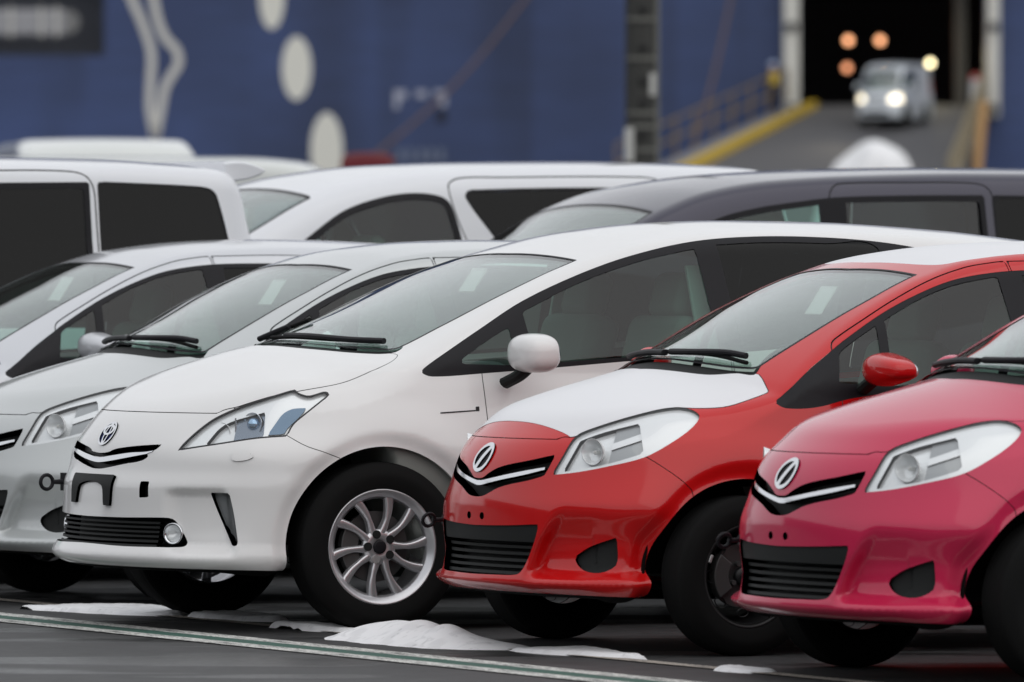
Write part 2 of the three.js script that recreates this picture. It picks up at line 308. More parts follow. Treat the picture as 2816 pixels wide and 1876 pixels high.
// a bar swept along points [x,y,z] with half-widths
function sweepBar(points, w, h, closed = false) {
  const c = new THREE.CatmullRomCurve3(points.map(p => new THREE.Vector3(...p)), closed);
  const s = new THREE.Shape(); const k = 10; for (let i = 0; i < k; i++) { const a = i / k * 2 * Math.PI; const q = [Math.cos(a) * w, Math.sin(a) * h]; i ? s.lineTo(...q) : s.moveTo(...q); }
  return new THREE.ExtrudeGeometry(s, { steps: Math.max(6, points.length * 4), extrudePath: c, bevelEnabled: false });
}
// ---------- wheels: parts in the wheel's own frame, outer face towards +z ----------
function tyreGeo(R, W, rim) {
  const h = W / 2, p = [];
  for (const [r, z] of [[rim - 0.006, -h * 0.8], [rim + 0.01, -h * 0.92], [rim + (R - rim) * 0.5, -h * 1.02], [R - 0.025, -h * 0.93], [R - 0.006, -h * 0.78], [R, -h * 0.55], [R + 0.001, 0], [R, h * 0.55], [R - 0.006, h * 0.78], [R - 0.025, h * 0.93], [rim + (R - rim) * 0.5, h * 1.02], [rim + 0.012, h * 0.93], [rim - 0.004, h * 0.82], [rim - 0.012, h * 0.78]]) p.push(new THREE.Vector2(r, z));
  const sm = new THREE.SplineCurve(p).getPoints(44);
  // four grooves round the tread
  for (const q of sm) { for (const g of [-0.5, -0.17, 0.17, 0.5]) if (q.x > R - 0.004 && Math.abs(q.y - g * h) < 0.006) q.x -= 0.007; }
  return new THREE.LatheGeometry(sm, 72).rotateX(Math.PI / 2);
}
function ringGeo(prof, seg = 64) { return new THREE.LatheGeometry(prof.map(q => new THREE.Vector2(...q)), seg).rotateX(Math.PI / 2); }
function addWheel(kit, spec, x, zc, left, steer = 0) {
  const { R, W, rim, kind } = spec, sgn = left ? 1 : -1;
  const w = kit.group('wheel', null, (o) => { o.position.set(x, R, sgn * zc); o.rotation.y = (left ? 0 : Math.PI) + steer; });
  kit.add('tyre', spec.tyre ||= tyreGeo(R, W, rim), 'rubber', w);
  const h = W / 2;
  if (kind === 'alloy') {
    // lathe of the barrel and the stepped outer lip
    kit.add('rim', spec.rimG ||= ringGeo([[rim - 0.03, -h * 0.85], [rim - 0.012, -h * 0.2], [rim - 0.016, h * 0.40], [rim - 0.034, h * 0.60], [rim - 0.024, h * 0.72], [rim - 0.012, h * 0.84], [rim - 0.002, h * 0.92], [rim + 0.004, h * 0.90], [rim + 0.003, h * 0.80]], 72), 'alloy', w);
    const n = 10;
    spec.spoke ||= (() => {
      const P = [], I = [], N = 12;
      for (let s = 0; s <= N; s++) {
        const t = s / N, r = 0.05 + (rim - 0.026 - 0.05) * t, bend = 0.013 * Math.sin(t * 2.9), hw = 0.0125 + 0.009 * Math.abs(t - 0.4) * 1.6, z0 = h * (0.62 + 0.06 * t), dz = 0.032 - 0.012 * t;
        for (const [q, z] of [[-hw, z0 - dz], [-hw * 0.9, z0 - 0.005], [-hw * 0.45, z0 + 0.001], [hw * 0.45, z0 + 0.001], [hw * 0.9, z0 - 0.005], [hw, z0 - dz]]) P.push(r, q + bend, z);
      }
      for (let s = 0; s < N; s++) for (let k = 0; k < 5; k++) { const a = s * 6 + k; I.push(a, a + 6, a + 1, a + 1, a + 6, a + 7); }
      const g = new THREE.BufferGeometry(); g.setAttribute('position', new THREE.Float32BufferAttribute(P, 3)); g.setIndex(I); g.computeVertexNormals(); return g;
    })();
    spec.spokeM ||= (() => { const g = spec.spoke.clone().scale(1, -1, 1); const ix = g.index.array; for (let i = 0; i < ix.length; i += 3) { const t = ix[i]; ix[i] = ix[i + 1]; ix[i + 1] = t; } g.computeVertexNormals(); return g; })();
    for (let k = 0; k < n; k++) { const a = (k / 10) * 2 * Math.PI + 0.16 + (k % 2 ? 0.03 : -0.03); kit.add('spoke', spec.spokeM, 'alloy', w, (o) => { o.rotation.z = a; }); }
    kit.add('hub', spec.hub ||= ringGeo([[0.062, h * 0.25], [0.07, h * 0.5], [0.066, h * 0.60], [0.05, h * 0.64], [0.034, h * 0.66], [0.031, h * 0.60], [0.0, h * 0.60]], 40), 'alloy', w);
    kit.add('hub_cap', spec.cap ||= ringGeo([[0.027, h * 0.6], [0.026, h * 0.66], [0.018, h * 0.68], [0.0, h * 0.685]], 32), 'trim', w);
    spec.nut ||= placed(new THREE.CylinderGeometry(0.011, 0.012, 0.02, 6), 0, 0, h * 0.62, Math.PI / 2);
    spec.well ||= placed(new THREE.CylinderGeometry(0.0165, 0.0165, 0.012, 18), 0, 0, h * 0.60, Math.PI / 2);
    for (let k = 0; k < 5; k++) { const a = k / 5 * 2 * Math.PI + 0.6, mv = (o) => o.position.set(Math.cos(a) * 0.05, Math.sin(a) * 0.05, 0.003); kit.add('wheel_nut', spec.well, k === 3 ? 'weight' : 'plastic', w, mv); }
  } else {
    kit.add('rim', spec.rimG ||= ringGeo([[rim - 0.03, -h * 0.85], [rim - 0.012, 0], [rim - 0.014, h * 0.6], [rim - 0.006, h * 0.84], [rim + 0.004, h * 0.90], [rim + 0.003, h * 0.80]], 64), 'steel', w);
    kit.add('wheel_disc', spec.hub ||= (() => { const s = new THREE.Shape(); s.absarc(0, 0, rim - 0.012, 0, 7, false); for (let k = 0; k < 8; k++) { const a = k / 8 * 2 * Math.PI, hole = new THREE.Path(); hole.absellipse(Math.cos(a) * rim * 0.72, Math.sin(a) * rim * 0.72, 0.016, 0.024, 0, 2 * Math.PI, true, a); s.holes.push(hole); } const g = new THREE.ExtrudeGeometry(s, { depth: 0.004, bevelEnabled: true, bevelSize: 0.002, bevelThickness: 0.002, bevelSegments: 1, curveSegments: 28 }); const p = g.attributes.position; for (let i = 0; i < p.count; i++) { const r = Math.hypot(p.getX(i), p.getY(i)); p.setZ(i, p.getZ(i) + h * (0.28 + 0.18 * Math.sin(clamp(r / rim, 0, 1) * 4.2))); } g.computeVertexNormals(); return g; })(), 'steel', w);
    kit.add('hub_cap', spec.cap ||= ringGeo([[0.034, h * 0.25], [0.03, h * 0.5], [0.0, h * 0.52]], 32), 'steel', w);
    spec.nut ||= placed(new THREE.CylinderGeometry(0.010, 0.011, 0.022, 6), 0, 0, h * 0.38, Math.PI / 2);
    for (let k = 0; k < 4; k++) { const a = k / 4 * 2 * Math.PI + 0.5; kit.add('wheel_nut', spec.nut, 'disc', w, (o) => o.position.set(Math.cos(a) * 0.05, Math.sin(a) * 0.05, 0)); }
    spec.wt ||= box(0.012, 0.03, 0.012, 0.003);
    for (const a of [2.75, 5.35]) kit.add('balance_weight', spec.wt, 'weight', w, (o) => { o.position.set(Math.cos(a) * (rim - 0.014), Math.sin(a) * (rim - 0.014), h * 0.80); o.rotation.z = a; });
  }
  spec.disc ||= placed(new THREE.CylinderGeometry(rim * 0.62, rim * 0.62, 0.022, 48), 0, 0, 0.0, Math.PI / 2);
  kit.add('brake_disc', spec.disc, 'disc', w);
  spec.cal ||= (() => { const s = new THREE.Shape(); s.absarc(0, 0, rim * 0.68, 2.5, 3.75, false); s.absarc(0, 0, rim * 0.40, 3.75, 2.5, true); return new THREE.ExtrudeGeometry(s, { depth: 0.035, bevelEnabled: true, bevelSize: 0.004, bevelThickness: 0.004, bevelSegments: 2, curveSegments: 16 }).translate(0, 0, 0.012); })();
  kit.add('brake_caliper', spec.cal, 'disc', w);
  return w;
}
// ---------- a car model: body field cut into its panels, lamps, panes and grilles ----------
const archCut = (cx, cy, r) => (x, y, z) => Math.max(Math.hypot(x - cx, y - cy) - r, 0.46 - Math.abs(z), y - 1.0);
const ell = (z0, y0, a, b, rot = 0) => (x, y, z) => { const c = Math.cos(rot), s = Math.sin(rot), p = (z - z0) * c + (y - y0) * s, q = -(z - z0) * s + (y - y0) * c; return (Math.hypot(p / a, q / b) - 1) * Math.min(a, b); };
function carShell(kit, c, o) {
  const f = bodyField(c); let M = skin(f, o.bx, o.by, o.bz, o.cell || 0.016), A, B;
  const piece = (fn) => { const [I, O] = cut(M, fn); M = O; return I; };
  // wheel openings and their liners
  for (const cx of [0, o.wheelbase]) {
    const hole = piece(archCut(cx, o.R, o.arch)), [L, R] = cut(hole, (x, y, z) => -z);
    for (const [S, sg] of [[L, 1], [R, -1]]) kit.add('wheel_arch_lip', walls(S, 0, 0.012, () => [0, 0, -sg], (p) => p[1] > 0.2 && Math.abs(p[2]) > 0.5), 'paint');
  }
  for (const cx of [0, o.wheelbase]) for (const sg of [1, -1]) {
    const r = o.arch + 0.004, s = new THREE.Shape(); s.absarc(0, 0, r, 0.02, Math.PI - 0.02, false); s.absarc(0, 0, r + 0.008, Math.PI - 0.02, 0.02, true);
    const g = merge(new THREE.ExtrudeGeometry(s, { depth: o.linerDepth || 0.24, bevelEnabled: false, curveSegments: 32 }), (() => { const q = new THREE.Shape(); q.absarc(0, 0, r + 0.006, 0, Math.PI, false); return new THREE.ExtrudeGeometry(q, { depth: 0.01, bevelEnabled: false, curveSegments: 24 }); })());
    kit.add('wheel_arch_liner', g.translate(0, 0, 0).applyMatrix4(new THREE.Matrix4().makeScale(1, 1, sg)), 'under', null, (m) => m.position.set(cx, o.R, sg * (o.liner || 0.44)));
  }
  kit.add('underbody', piece((x, y) => y - c.bottom(x) - 0.014), 'under');
  o.details(kit, piece, f, () => M, (m) => { M = m; });
  kit.add('body_shell', M, 'paint');
  return f;
}
// panel with a shut gap round it
function panel(kit, piece, name, fn, mat, g = 0.005, sides = false, parent = null) {
  const P = piece((...q) => fn(...q) - g / 2), [pan, ring] = cut(P, fn, -g / 2);
  if (sides) kit.pair('panel_gap', moved(ring, -0.005), 'gap'); else kit.add('panel_gap', moved(ring, -0.005), 'gap');
  return sides ? kit.pair(name, pan, mat, parent) : kit.add(name, pan, mat, parent);
}
// recess with walls: returns the flush cut-out
function hollow(kit, piece, name, fn, depth, wallMat, backMat, sides = false, parent = null) {
  const P = piece(fn), back = moved(P, -depth), w = walls(P, 0, -depth);
  const e = sides ? kit.pair(name, joined(w, back), backMat, parent) : kit.add(name, joined(w, back), backMat, parent);
  return [P, e];
}
function cabin(kit, c, o, openings) {
  const f0 = bodyField({ ...c, mod: null }), f = (x, y, z) => Math.max(f0(x, y, z) + 0.045, o.cabX0 - x + Math.max(0, (y - 0.9) * -0.4), x - o.cabX1);
  let M = skin(f, [o.cabX0 - 0.1, o.cabX1 + 0.1], o.by, o.bz, 0.036, 1);
  for (const fn of openings) { const [, O] = cut(M, fn, 0.02); M = O; }
  kit.add('cabin_trim', M, 'cabin');
}
function seats(kit, list, mat = 'seat') {
  const cush = box(0.5, 0.16, 0.5, 0.06, 3), back = box(0.15, 0.62, 0.48, 0.06, 3), head = box(0.10, 0.19, 0.27, 0.045, 3);
  for (const [x, y, z, w = 1, rake = 0.28] of list) {
    const s = kit.group('seat', null, (m) => { m.position.set(x, y, z); m.scale.z = w; });
    kit.add('cushion', cush, mat, s, atp(0, 0, 0, 0, 0, 0.1));
    kit.add('backrest', back, mat, s, atp(0.30, 0.32, 0, 0, 0, -rake));
    if (w < 1.2) kit.add('headrest', head, mat, s, atp(0.40, 0.70, 0, 0, 0, -rake));
    else for (const q of [-0.28, 0.28]) kit.add('headrest', head, mat, s, (m) => { m.position.set(0.40, 0.68, q * 0.9); m.rotation.z = -rake; m.scale.z = 1 / w; });
  }
}
function steering(kit, x, y, z) { kit.add('steering_wheel', merge(new THREE.TorusGeometry(0.185, 0.015, 8, 32), box(0.34, 0.05, 0.03), placed(new THREE.SphereGeometry(0.06, 12, 8).scale(1, 1, 0.4), 0, 0, 0)), 'dash', null, (o) => { o.position.set(x, y, z); o.rotation.set(0, Math.PI / 2, 0); o.rotateX(0.45); }); }
function wiper(kit, pts, pts2) {
  const w = kit.group('wiper');
  kit.add('wiper_arm', sweepBar(pts, 0.012, 0.015), 'trim', w); kit.add('wiper_blade', sweepBar(pts2, 0.008, 0.011), 'rubber', w);
}
const onTop = (f, x, z, up = 0) => { let a = 0.3, b = 1.9; for (let k = 0; k < 40; k++) { const m = (a + b) / 2; f(x, m, z) < 0 ? a = m : b = m; } return [x, a + up, z]; };
const onFront = (f, y, z, out = 0) => { let a = -1.4, b = 0.3; for (let k = 0; k < 40; k++) { const m = (a + b) / 2; f(m, y, z) < 0 ? b = m : a = m; } return [a - out, y, z]; };
const onSide = (f, x, y, out = 0) => { let a = 0.2, b = 1.2; for (let k = 0; k < 40; k++) { const m = (a + b) / 2; f(x, y, m) < 0 ? a = m : b = m; } return [x, y, a + out]; };
function mirrors(kit, c) {
  const { x, y, z, a, b, d } = c, F = (px, py, pz) => (Math.pow(Math.pow(Math.abs(px / a), 2.6) + Math.pow(Math.abs((py - 0.15 * Math.abs(pz) * c.droop) / b), 2.6) + Math.pow(Math.abs(pz / d), 2.6), 1 / 2.6) - 1) * Math.min(a, b, d);
  let M = skin(F, [-a - 0.02, a + 0.02], [-b - 0.03, b + 0.05], d + 0.03, 0.008);
  for (let k = 0; k < M.p.length; k += 3) { const t = M.p[k + 2] / d; M.p[k] += c.lean * t; if (c.taper) M.p[k + 1] = M.p[k + 1] * (1 - c.taper * Math.max(0, t + 0.2)); M.p[k + 1] -= c.fall * t * t * (t > 0 ? 1 : 0.2); }
  const [glassM, shell] = cut(M, (px) => a * 0.72 - px + 0);
  for (const sg of [1, -1]) {
    const fl = (Q) => sg > 0 ? Q : { p: Q.p.map((v, i) => i % 3 === 2 ? -v : v), n: Q.n.map((v, i) => i % 3 === 2 ? -v : v), i: Q.i.map((v, i, ar) => i % 3 === 1 ? ar[i + 1] : i % 3 === 2 ? ar[i - 1] : v) };
    const m = kit.group('door_mirror', null, atp(x, y, sg * z));
    kit.add('mirror_housing', fl(shell), 'paint', m); kit.add('mirror_glass', fl(glassM), 'chrome', m);
    kit.add('mirror_stalk', sweepBar(c.stalk.map(([p, q, r]) => [p, q, r * sg]), 0.03, 0.022), 'plastic', m);
  }
}
// ---------- the compact hatchback of the row ----------
const RING = (a, b) => (M) => M;
const hatchKit = new Kit();
const HATCH_WS = plan([[0.06, -0.06, 1], [0.062, 0], [0.078, 0.2], [0.122, 0.38], [0.178, 0.505], [0.20, 0.522, 1], [0.334, 0.515], [0.491, 0.512], [0.653, 0.503], [0.775, 0.485], [0.897, 0.466, 1], [0.884, 0.25], [0.866, 0], [0.866, -0.06, 1]], (x, y) => 0.98 - y);
const HATCH_WIN = side([[0.150, 0.915], [0.185, 0.941], [0.304, 1.029], [0.396, 1.088], [0.476, 1.138], [0.644, 1.229], [0.813, 1.302], [0.982, 1.357], [1.143, 1.383], [1.30, 1.393], [1.6, 1.392], [2.0, 1.37], [2.3, 1.33], [2.46, 1.285], [2.5, 1.22], [2.42, 1.13], [2.2, 1.07], [1.5, 1.01], [0.8, 0.965], [0.45, 0.928], [0.30, 0.897], [0.18, 0.895]], (x, y, a) => 0.45 - a);
const HATCH_BACK = (x, y, z) => Math.max(Math.abs(z) - 0.56 + (y - 1.05) * 0.3, 1.06 - y, y - 1.345, 2.6 - x);
{
  const kit = hatchKit, W = { R: 0.29, W: 0.175, rim: 0.185, kind: 'steel' };
  const f = carShell(kit, HATCH, {
    bx: [-0.9, 3.25], by: [0.1, 1.58], bz: 0.93, R: 0.29, arch: 0.352, wheelbase: 2.51, liner: 0.44,
    details(kit, piece, f) {
      // panes
      { const P = piece(HATCH_WS), [g, r] = cut(P, HATCH_WS, -0.012); kit.add('windscreen', joined(moved(g, -0.002), moved(g, -0.008)), 'screen'); kit.add('windscreen_seal', r, 'trim'); }
      { const cowl = plan([[-0.02, -0.06, 1], [-0.015, 0], [0.012, 0.2], [0.06, 0.36], [0.13, 0.47], [0.165, 0.545], [0.19, 0.535], [0.24, 0.48], [0.2, 0.3], [0.15, -0.06, 1]], (x, y) => 0.96 - y); kit.add('cowl_panel', moved(piece(cowl), -0.012), 'plastic'); }
      { const P = piece(HATCH_WIN);
        const q1 = side([[0.405, 0.985, 1], [0.437, 1.088], [0.455, 1.105], [0.53, 1.148], [0.615, 1.193, 1], [0.588, 0.972, 1]], (x, y, a) => 0.4 - a);
        const q2 = side([[0.628, 0.972, 1], [0.655, 1.212, 1], [0.813, 1.285], [0.982, 1.34], [1.143, 1.367], [1.17, 1.369, 1], [1.19, 1.003, 1]], (x, y, a) => 0.4 - a);
        const q3 = side([[1.29, 1.012, 1], [1.27, 1.375, 1], [1.6, 1.374], [2.0, 1.352], [2.13, 1.335, 1], [2.2, 1.085, 1]], (x, y, a) => 0.4 - a);
        let [a, r] = cut(P, q1); kit.pair('quarter_window', moved(a, -0.004), 'glass'); [a, r] = cut(r, q2); kit.pair('front_door_window', moved(a, -0.004), 'glass'); [a, r] = cut(r, q3); kit.pair('rear_door_window', moved(a, -0.004), 'glassDark'); kit.pair('window_trim', moved(r, -0.001), 'trim'); }
      kit.add('rear_window', piece(HATCH_BACK), 'glassDark');
      // headlamps
      { const hl = quarter([[-0.346, 0.653, 1], [-0.306, 0.721], [-0.263, 0.788], [-0.209, 0.817], [-0.037, 0.871], [0.092, 0.897], [0.156, 0.892], [0.190, 0.868], [0.160, 0.824], [0.068, 0.761], [-0.017, 0.718], [-0.146, 0.686], [-0.252, 0.665]], (x, y, a) => Math.max(0.3 - a, x - 0.1));
        const P = piece(hl), inner = quarter([[-0.31, 0.668, 1], [-0.245, 0.785, 1], [-0.16, 0.815], [-0.03, 0.848, 1], [-0.015, 0.738, 1], [-0.15, 0.698]], (x, y, a) => 0.3 - a);
        const e = kit.pair('headlamp', walls(P, 0, -0.012), 'bezel');
        const [bowlA, bez] = cut(P, inner); kit.pair('lamp_bezel', moved(bez, -0.012), 'bezel', e); { const [ri, le] = cut(bowlA, (x, y, z) => -0.135 + (y - 0.75) * 0.25 - (x * QC + Math.abs(z) * QS)); const [st, rr] = cut(ri, (x, y, z) => Math.abs(y - 0.782 - (x * QC + Math.abs(z) * QS + 0.08) * 0.35) - 0.012); kit.pair('lamp_reflector', joined(moved(le, -0.03), walls(bowlA, -0.012, -0.03)), 'bezel', e); kit.pair('lamp_panel', joined(moved(rr, -0.022), walls(ri, -0.022, -0.034)), 'bezelDark', e); kit.pair('lamp_fin', joined(moved(st, -0.016), walls(st, -0.016, -0.024)), 'bezel', e); }
        kit.pair('lamp_lens', moved(P, -0.001), 'lens', e);
        const bowl = ringGeo([[0.004, -0.03], [0.022, -0.022], [0.038, -0.002], [0.046, 0.018], [0.049, 0.018], [0.04, -0.006]], 32), bulb = new THREE.CapsuleGeometry(0.008, 0.02, 4, 10).rotateX(Math.PI / 2);
        [[0, 1], [1, -1]].forEach(([k, sg]) => {
          for (const [x, y, z, s, m] of [[-0.478, 0.738, 0.502, 1.0, 'bezel']]) { kit.add('lamp_bowl', bowl, m, e[k], (o) => { o.position.set(x + 0.015, y, sg * (z - 0.004)); o.rotation.y = -Math.PI / 2 + sg * 0.45; o.scale.setScalar(s); }); }
          kit.add('bulb', bulb, 'paper', e[k], (o) => { o.position.set(-0.455, 0.735, sg * 0.498); o.rotation.y = -Math.PI / 2 + sg * 0.45; });
        }); }
      // upper grille: black opening in a V, bright bar, oval badge above it
      const nose = (x) => x + 0.42;
      { const gr = front([[-0.06, 0.637, 1], [0.0, 0.634], [0.037, 0.637], [0.068, 0.652], [0.125, 0.674], [0.193, 0.689], [0.281, 0.704], [0.353, 0.720], [0.384, 0.727, 1], [0.377, 0.681], [0.367, 0.649, 1], [0.306, 0.632], [0.217, 0.616], [0.148, 0.601], [0.091, 0.581], [0.054, 0.570], [0.0, 0.566], [-0.06, 0.568, 1]], nose);
        const bar = front([[-0.06, 0.632, 1], [0, 0.6265], [0.02, 0.6265], [0.099, 0.638], [0.207, 0.656], [0.295, 0.671], [0.36, 0.682, 1], [0.36, 0.673, 1], [0.271, 0.652], [0.141, 0.630], [0.059, 0.616], [0.014, 0.609], [0, 0.609], [-0.06, 0.614, 1]], nose);
        let P = refine(piece(gr)); const [b, r] = cut(P, bar); const e = kit.add('upper_grille', joined(walls(P, 0, -0.05), moved(r, -0.045)), 'plastic');
        kit.add('grille_bar', joined(moved(b, -0.004), walls(b, -0.004, -0.03)), 'chrome', e); kit.add('grille_bar_back', moved(b, -0.05), 'plastic', e); }
      { const E = ell(0, 0.708, 0.064, 0.051, 0.35), P0 = piece((x, y, z) => Math.max(E(x, y, z), nose(x))); let P = refine(refine(P0));
        const [inn, ring] = cut(P, (x, y, z) => Math.max(ell(0, 0.708, 0.051, 0.038, 0.35)(x, y, z)));
        const [bar, disc] = cut(inn, (x, y, z) => Math.abs(z * 0.78 - (y - 0.708) * 0.62) - 0.0095);
        const e = kit.group('badge'); kit.add('badge_ring', joined(moved(ring, 0.006), walls(ring, 0.006, -0.004)), 'chrome', e); kit.add('badge_field', moved(disc, 0.001), 'trim', e); kit.add('badge_stroke', joined(moved(bar, 0.006), walls(bar, 0.006, 0)), 'chrome', e); }
      // lower grille
      { const lg = front([[-0.06, 0.462, 1], [0.0, 0.462], [0.22, 0.467], [0.389, 0.475, 1], [0.374, 0.427], [0.345, 0.369], [0.318, 0.306], [0.295, 0.290], [0.173, 0.286], [0, 0.284], [-0.06, 0.284, 1]], nose);
        const P = piece(lg), w = walls(P, 0, -0.07), [pl, low] = cut(P, (x, y) => 0.408 - y);
        const e = kit.add('lower_grille', joined(w, moved(low, -0.07)), 'plastic'); kit.add('plate_panel', joined(moved(pl, -0.008), walls(pl, -0.008, -0.05)), 'plastic', e);
        for (const y of [0.388, 0.366, 0.344, 0.322, 0.301]) { let [, s] = cut(low, (x, q) => q - (y - 0.005)); [s] = cut(s, (x, q) => q - (y + 0.005)); if (tris(s)) kit.add('grille_slat', joined(moved(s, -0.022), walls(s, -0.022, -0.045)), 'plastic', e); } }
      { const hb = (z0) => (x, y, z) => Math.max(Math.hypot((z - z0) * 0.8, y - 0.497) - 0.0135, nose(x)); for (const z0 of [-0.052, 0.052]) { const P = refine(refine(piece((x, y, z) => Math.max(Math.hypot(z - z0, y - 0.497) - 0.04, nose(x))))); const [h, r] = cut(P, hb(z0)); kit.add('plate_bolt_hole', joined(moved(h, -0.012), walls(h, 0, -0.012)), 'under'); kit.add('bumper_patch', r, 'paint'); } }
      { const fg = quarter([[-0.263, 0.358, 1], [-0.207, 0.396], [-0.111, 0.432, 1], [-0.109, 0.341], [-0.131, 0.317], [-0.179, 0.302], [-0.227, 0.309], [-0.254, 0.332]], (x, y, a) => 0.3 - a); hollow(kit, piece, 'fog_lamp_cover', fg, 0.016, 'plastic', 'plastic', true); }
      // bonnet, with a film-covered variant
      { const hood = plan([[-0.9, -0.06, 1], [-0.9, 0.30, 1], [-0.535, 0.35], [-0.50, 0.40], [-0.45, 0.432], [-0.303, 0.52], [-0.181, 0.567], [-0.11, 0.612], [-0.006, 0.66], [0.1, 0.672], [0.158, 0.674, 1], [0.178, 0.56], [0.165, 0.53], [0.13, 0.47], [0.06, 0.36], [0.012, 0.2], [-0.015, 0], [-0.02, -0.06, 1]], (x, y) => 0.781 - y);
        const P = piece((...q) => hood(...q) - 0.0015), [pan, ring] = cut(P, hood, -0.0015); kit.add('panel_gap', moved(ring, -0.004), 'gap');
        const film = plan([[-0.542, -0.06, 1], [-0.541, 0], [-0.538, 0.1], [-0.527, 0.24], [-0.510, 0.36], [-0.50, 0.41], [-0.45, 0.45], [-0.303, 0.56], [-0.1, 0.70], [0.3, 0.72, 1], [0.16, -0.06, 1]], (x, y) => 0.6 - y);
        kit.add('bonnet', pan, 'paint').only = 'plain';
        const [fi, rest] = cut(pan, film); const b = kit.add('bonnet', rest, 'paint'); b.only = 'film'; const e = kit.add('protective_film', joined(moved(fi, 0.001), walls(fi, 0.001, -0.001)), 'film', b); e.only = 'film'; }
      panel(kit, piece, 'front_bumper', side([[-1.2, 0.05, 1], [-0.2, 0.05, 1], [-0.2, 0.60, 1], [-0.33, 0.722], [-0.45, 0.80], [-0.7, 0.84], [-1.2, 0.9, 1]], () => -9), 'paint', 0.003);
      // doors
      const fd = panel(kit, piece, 'front_door', side([[0.412, 1.07, 1], [0.418, 1.10], [0.434, 1.128], [0.465, 1.15], [0.555, 1.199], [0.72, 1.281], [0.892, 1.354], [1.059, 1.404], [1.18, 1.422], [1.225, 1.426, 1], [1.24, 0.32, 1], [0.44, 0.32, 1], [0.405, 0.6]], (x, y, a) => 0.42 - a), 'paint', 0.0035, true);
      const rd = panel(kit, piece, 'rear_door', side([[1.235, 1.426, 1], [1.6, 1.43], [2.0, 1.41], [2.2, 1.38, 1], [2.3, 1.0], [2.1, 0.62], [2.05, 0.32, 1], [1.25, 0.32, 1]], (x, y, a) => 0.42 - a), 'paint', 0.0035, true);
      const hg = box(0.19, 0.03, 0.028, 0.012, 3); for (const [dx, d] of [[1.12, fd], [2.02, rd]]) [1, -1].forEach((sg, k) => kit.add('door_handle', hg, 'paint', d[k], (o) => { const q = onSide(f, dx, 0.86, 0.012); o.position.set(q[0], q[1], sg * q[2]); }));
      { const rf = plan([[0.93, -0.06, 1], [0.935, 0], [0.955, 0.25], [0.985, 0.40], [1.03, 0.462], [1.2, 0.485], [1.6, 0.49], [2.2, 0.46], [2.6, 0.40], [2.72, 0.3], [2.74, -0.06, 1]], (x, y) => 1.3 - y), P = piece(rf); kit.add('roof_panel', P, 'paint').only = 'plain'; kit.add('roof_film', P, 'film').only = 'film'; }
    },
  });
  cabin(kit, HATCH, { cabX0: 0.05, cabX1: 2.75, by: [0.2, 1.58], bz: 0.93 }, [HATCH_WS, HATCH_WIN, HATCH_BACK]);
  kit.add('dashboard', merge(placed(box(0.45, 0.22, 1.24, 0.08, 3), 0.42, 0.86, 0), placed(box(0.3, 0.12, 0.42, 0.05, 3), 0.5, 0.93, -0.36)), 'dash');
  steering(kit, 0.72, 0.92, -0.36);
  seats(kit, [[0.95, 0.50, 0.36], [0.95, 0.50, -0.36], [1.85, 0.52, 0, 2.35]]);
  kit.add('paper_tag', box(0.003, 0.125, 0.125, 0.001), 'paper', null, (o) => { o.position.set(0.735, 1.28, 0.02); o.rotation.z = -0.6; });
  wiper(kit, [[0.19, 0.44], [0.155, 0.36], [0.10, 0.18], [0.085, 0.05]].map(([x, z], i) => onTop(f, x, z, [0.022, 0.03, 0.024, 0.02][i])), [[0.175, 0.47], [0.14, 0.3], [0.10, 0.1], [0.10, -0.1], [0.13, -0.25]].map(([x, z]) => onTop(f, x, z, 0.014)));
  wiper(kit, [[0.075, 0.02], [0.085, -0.12], [0.12, -0.3], [0.16, -0.42]].map(([x, z]) => onTop(f, x, z, 0.02)), [[0.09, -0.06], [0.12, -0.24], [0.17, -0.4], [0.24, -0.5]].map(([x, z]) => onTop(f, x, z, 0.012)));
  mirrors(kit, { x: 0.52, y: 1.035, z: 0.93, a: 0.075, b: 0.062, d: 0.105, lean: 0.02, fall: 0.006, droop: 0, taper: 0.42, stalk: [[0, -0.03, -0.08], [-0.01, -0.05, -0.13], [-0.02, -0.075, -0.17]] });
  { const q = onFront(f, 0.468, -0.40); kit.add('tow_eye', merge(placed(new THREE.TorusGeometry(0.024, 0.007, 8, 24), -0.06, 0, 0, 0.3, 0, 0), placed(new THREE.CylinderGeometry(0.008, 0.008, 0.06, 10), -0.015, 0, 0, 0, 0, Math.PI / 2), placed(new THREE.CylinderGeometry(0.02, 0.02, 0.008, 14), 0.005, 0, 0, 0, 0, Math.PI / 2)), 'trim', null, atp(q[0], q[1], q[2])); }
  for (const s of [true, false]) { addWheel(kit, W, 0, 0.735, s, s ? 0.03 : 0.03); addWheel(kit, W, 2.51, 0.735, s); }
}
// ---------- the white wagon ----------
const wagonKit = new Kit();
const WAGON_WS = plan([[-0.03, -0.06, 1], [-0.028, 0], [0.0, 0.25], [0.075, 0.47], [0.15, 0.60], [0.18, 0.622, 1], [0.4, 0.612], [0.581, 0.60], [0.773, 0.585], [1.0, 0.548, 1], [0.985, 0.3], [0.972, 0], [0.972, -0.06, 1]], (x, y) => 1.03 - y);
const WAGON_WIN = side([[0.196, 0.993], [0.215, 1.014], [0.33, 1.079], [0.466, 1.153], [0.681, 1.265], [0.943, 1.367], [1.205, 1.444], [1.491, 1.498], [1.787, 1.517], [2.075, 1.513], [2.3, 1.497], [2.466, 1.474], [2.75, 1.42], [3.0, 1.35], [3.02, 1.30], [2.9, 1.22], [2.4, 1.13], [1.6, 1.062], [1.07, 1.029], [0.802, 1.010], [0.461, 0.988], [0.237, 0.977]], (x, y, a) => 0.45 - a);
const WAGON_BACK = (x, y, z) => Math.max(Math.abs(z) - 0.58 + (y - 1.1) * 0.3, 1.1 - y, y - 1.43, 2.9 - x);
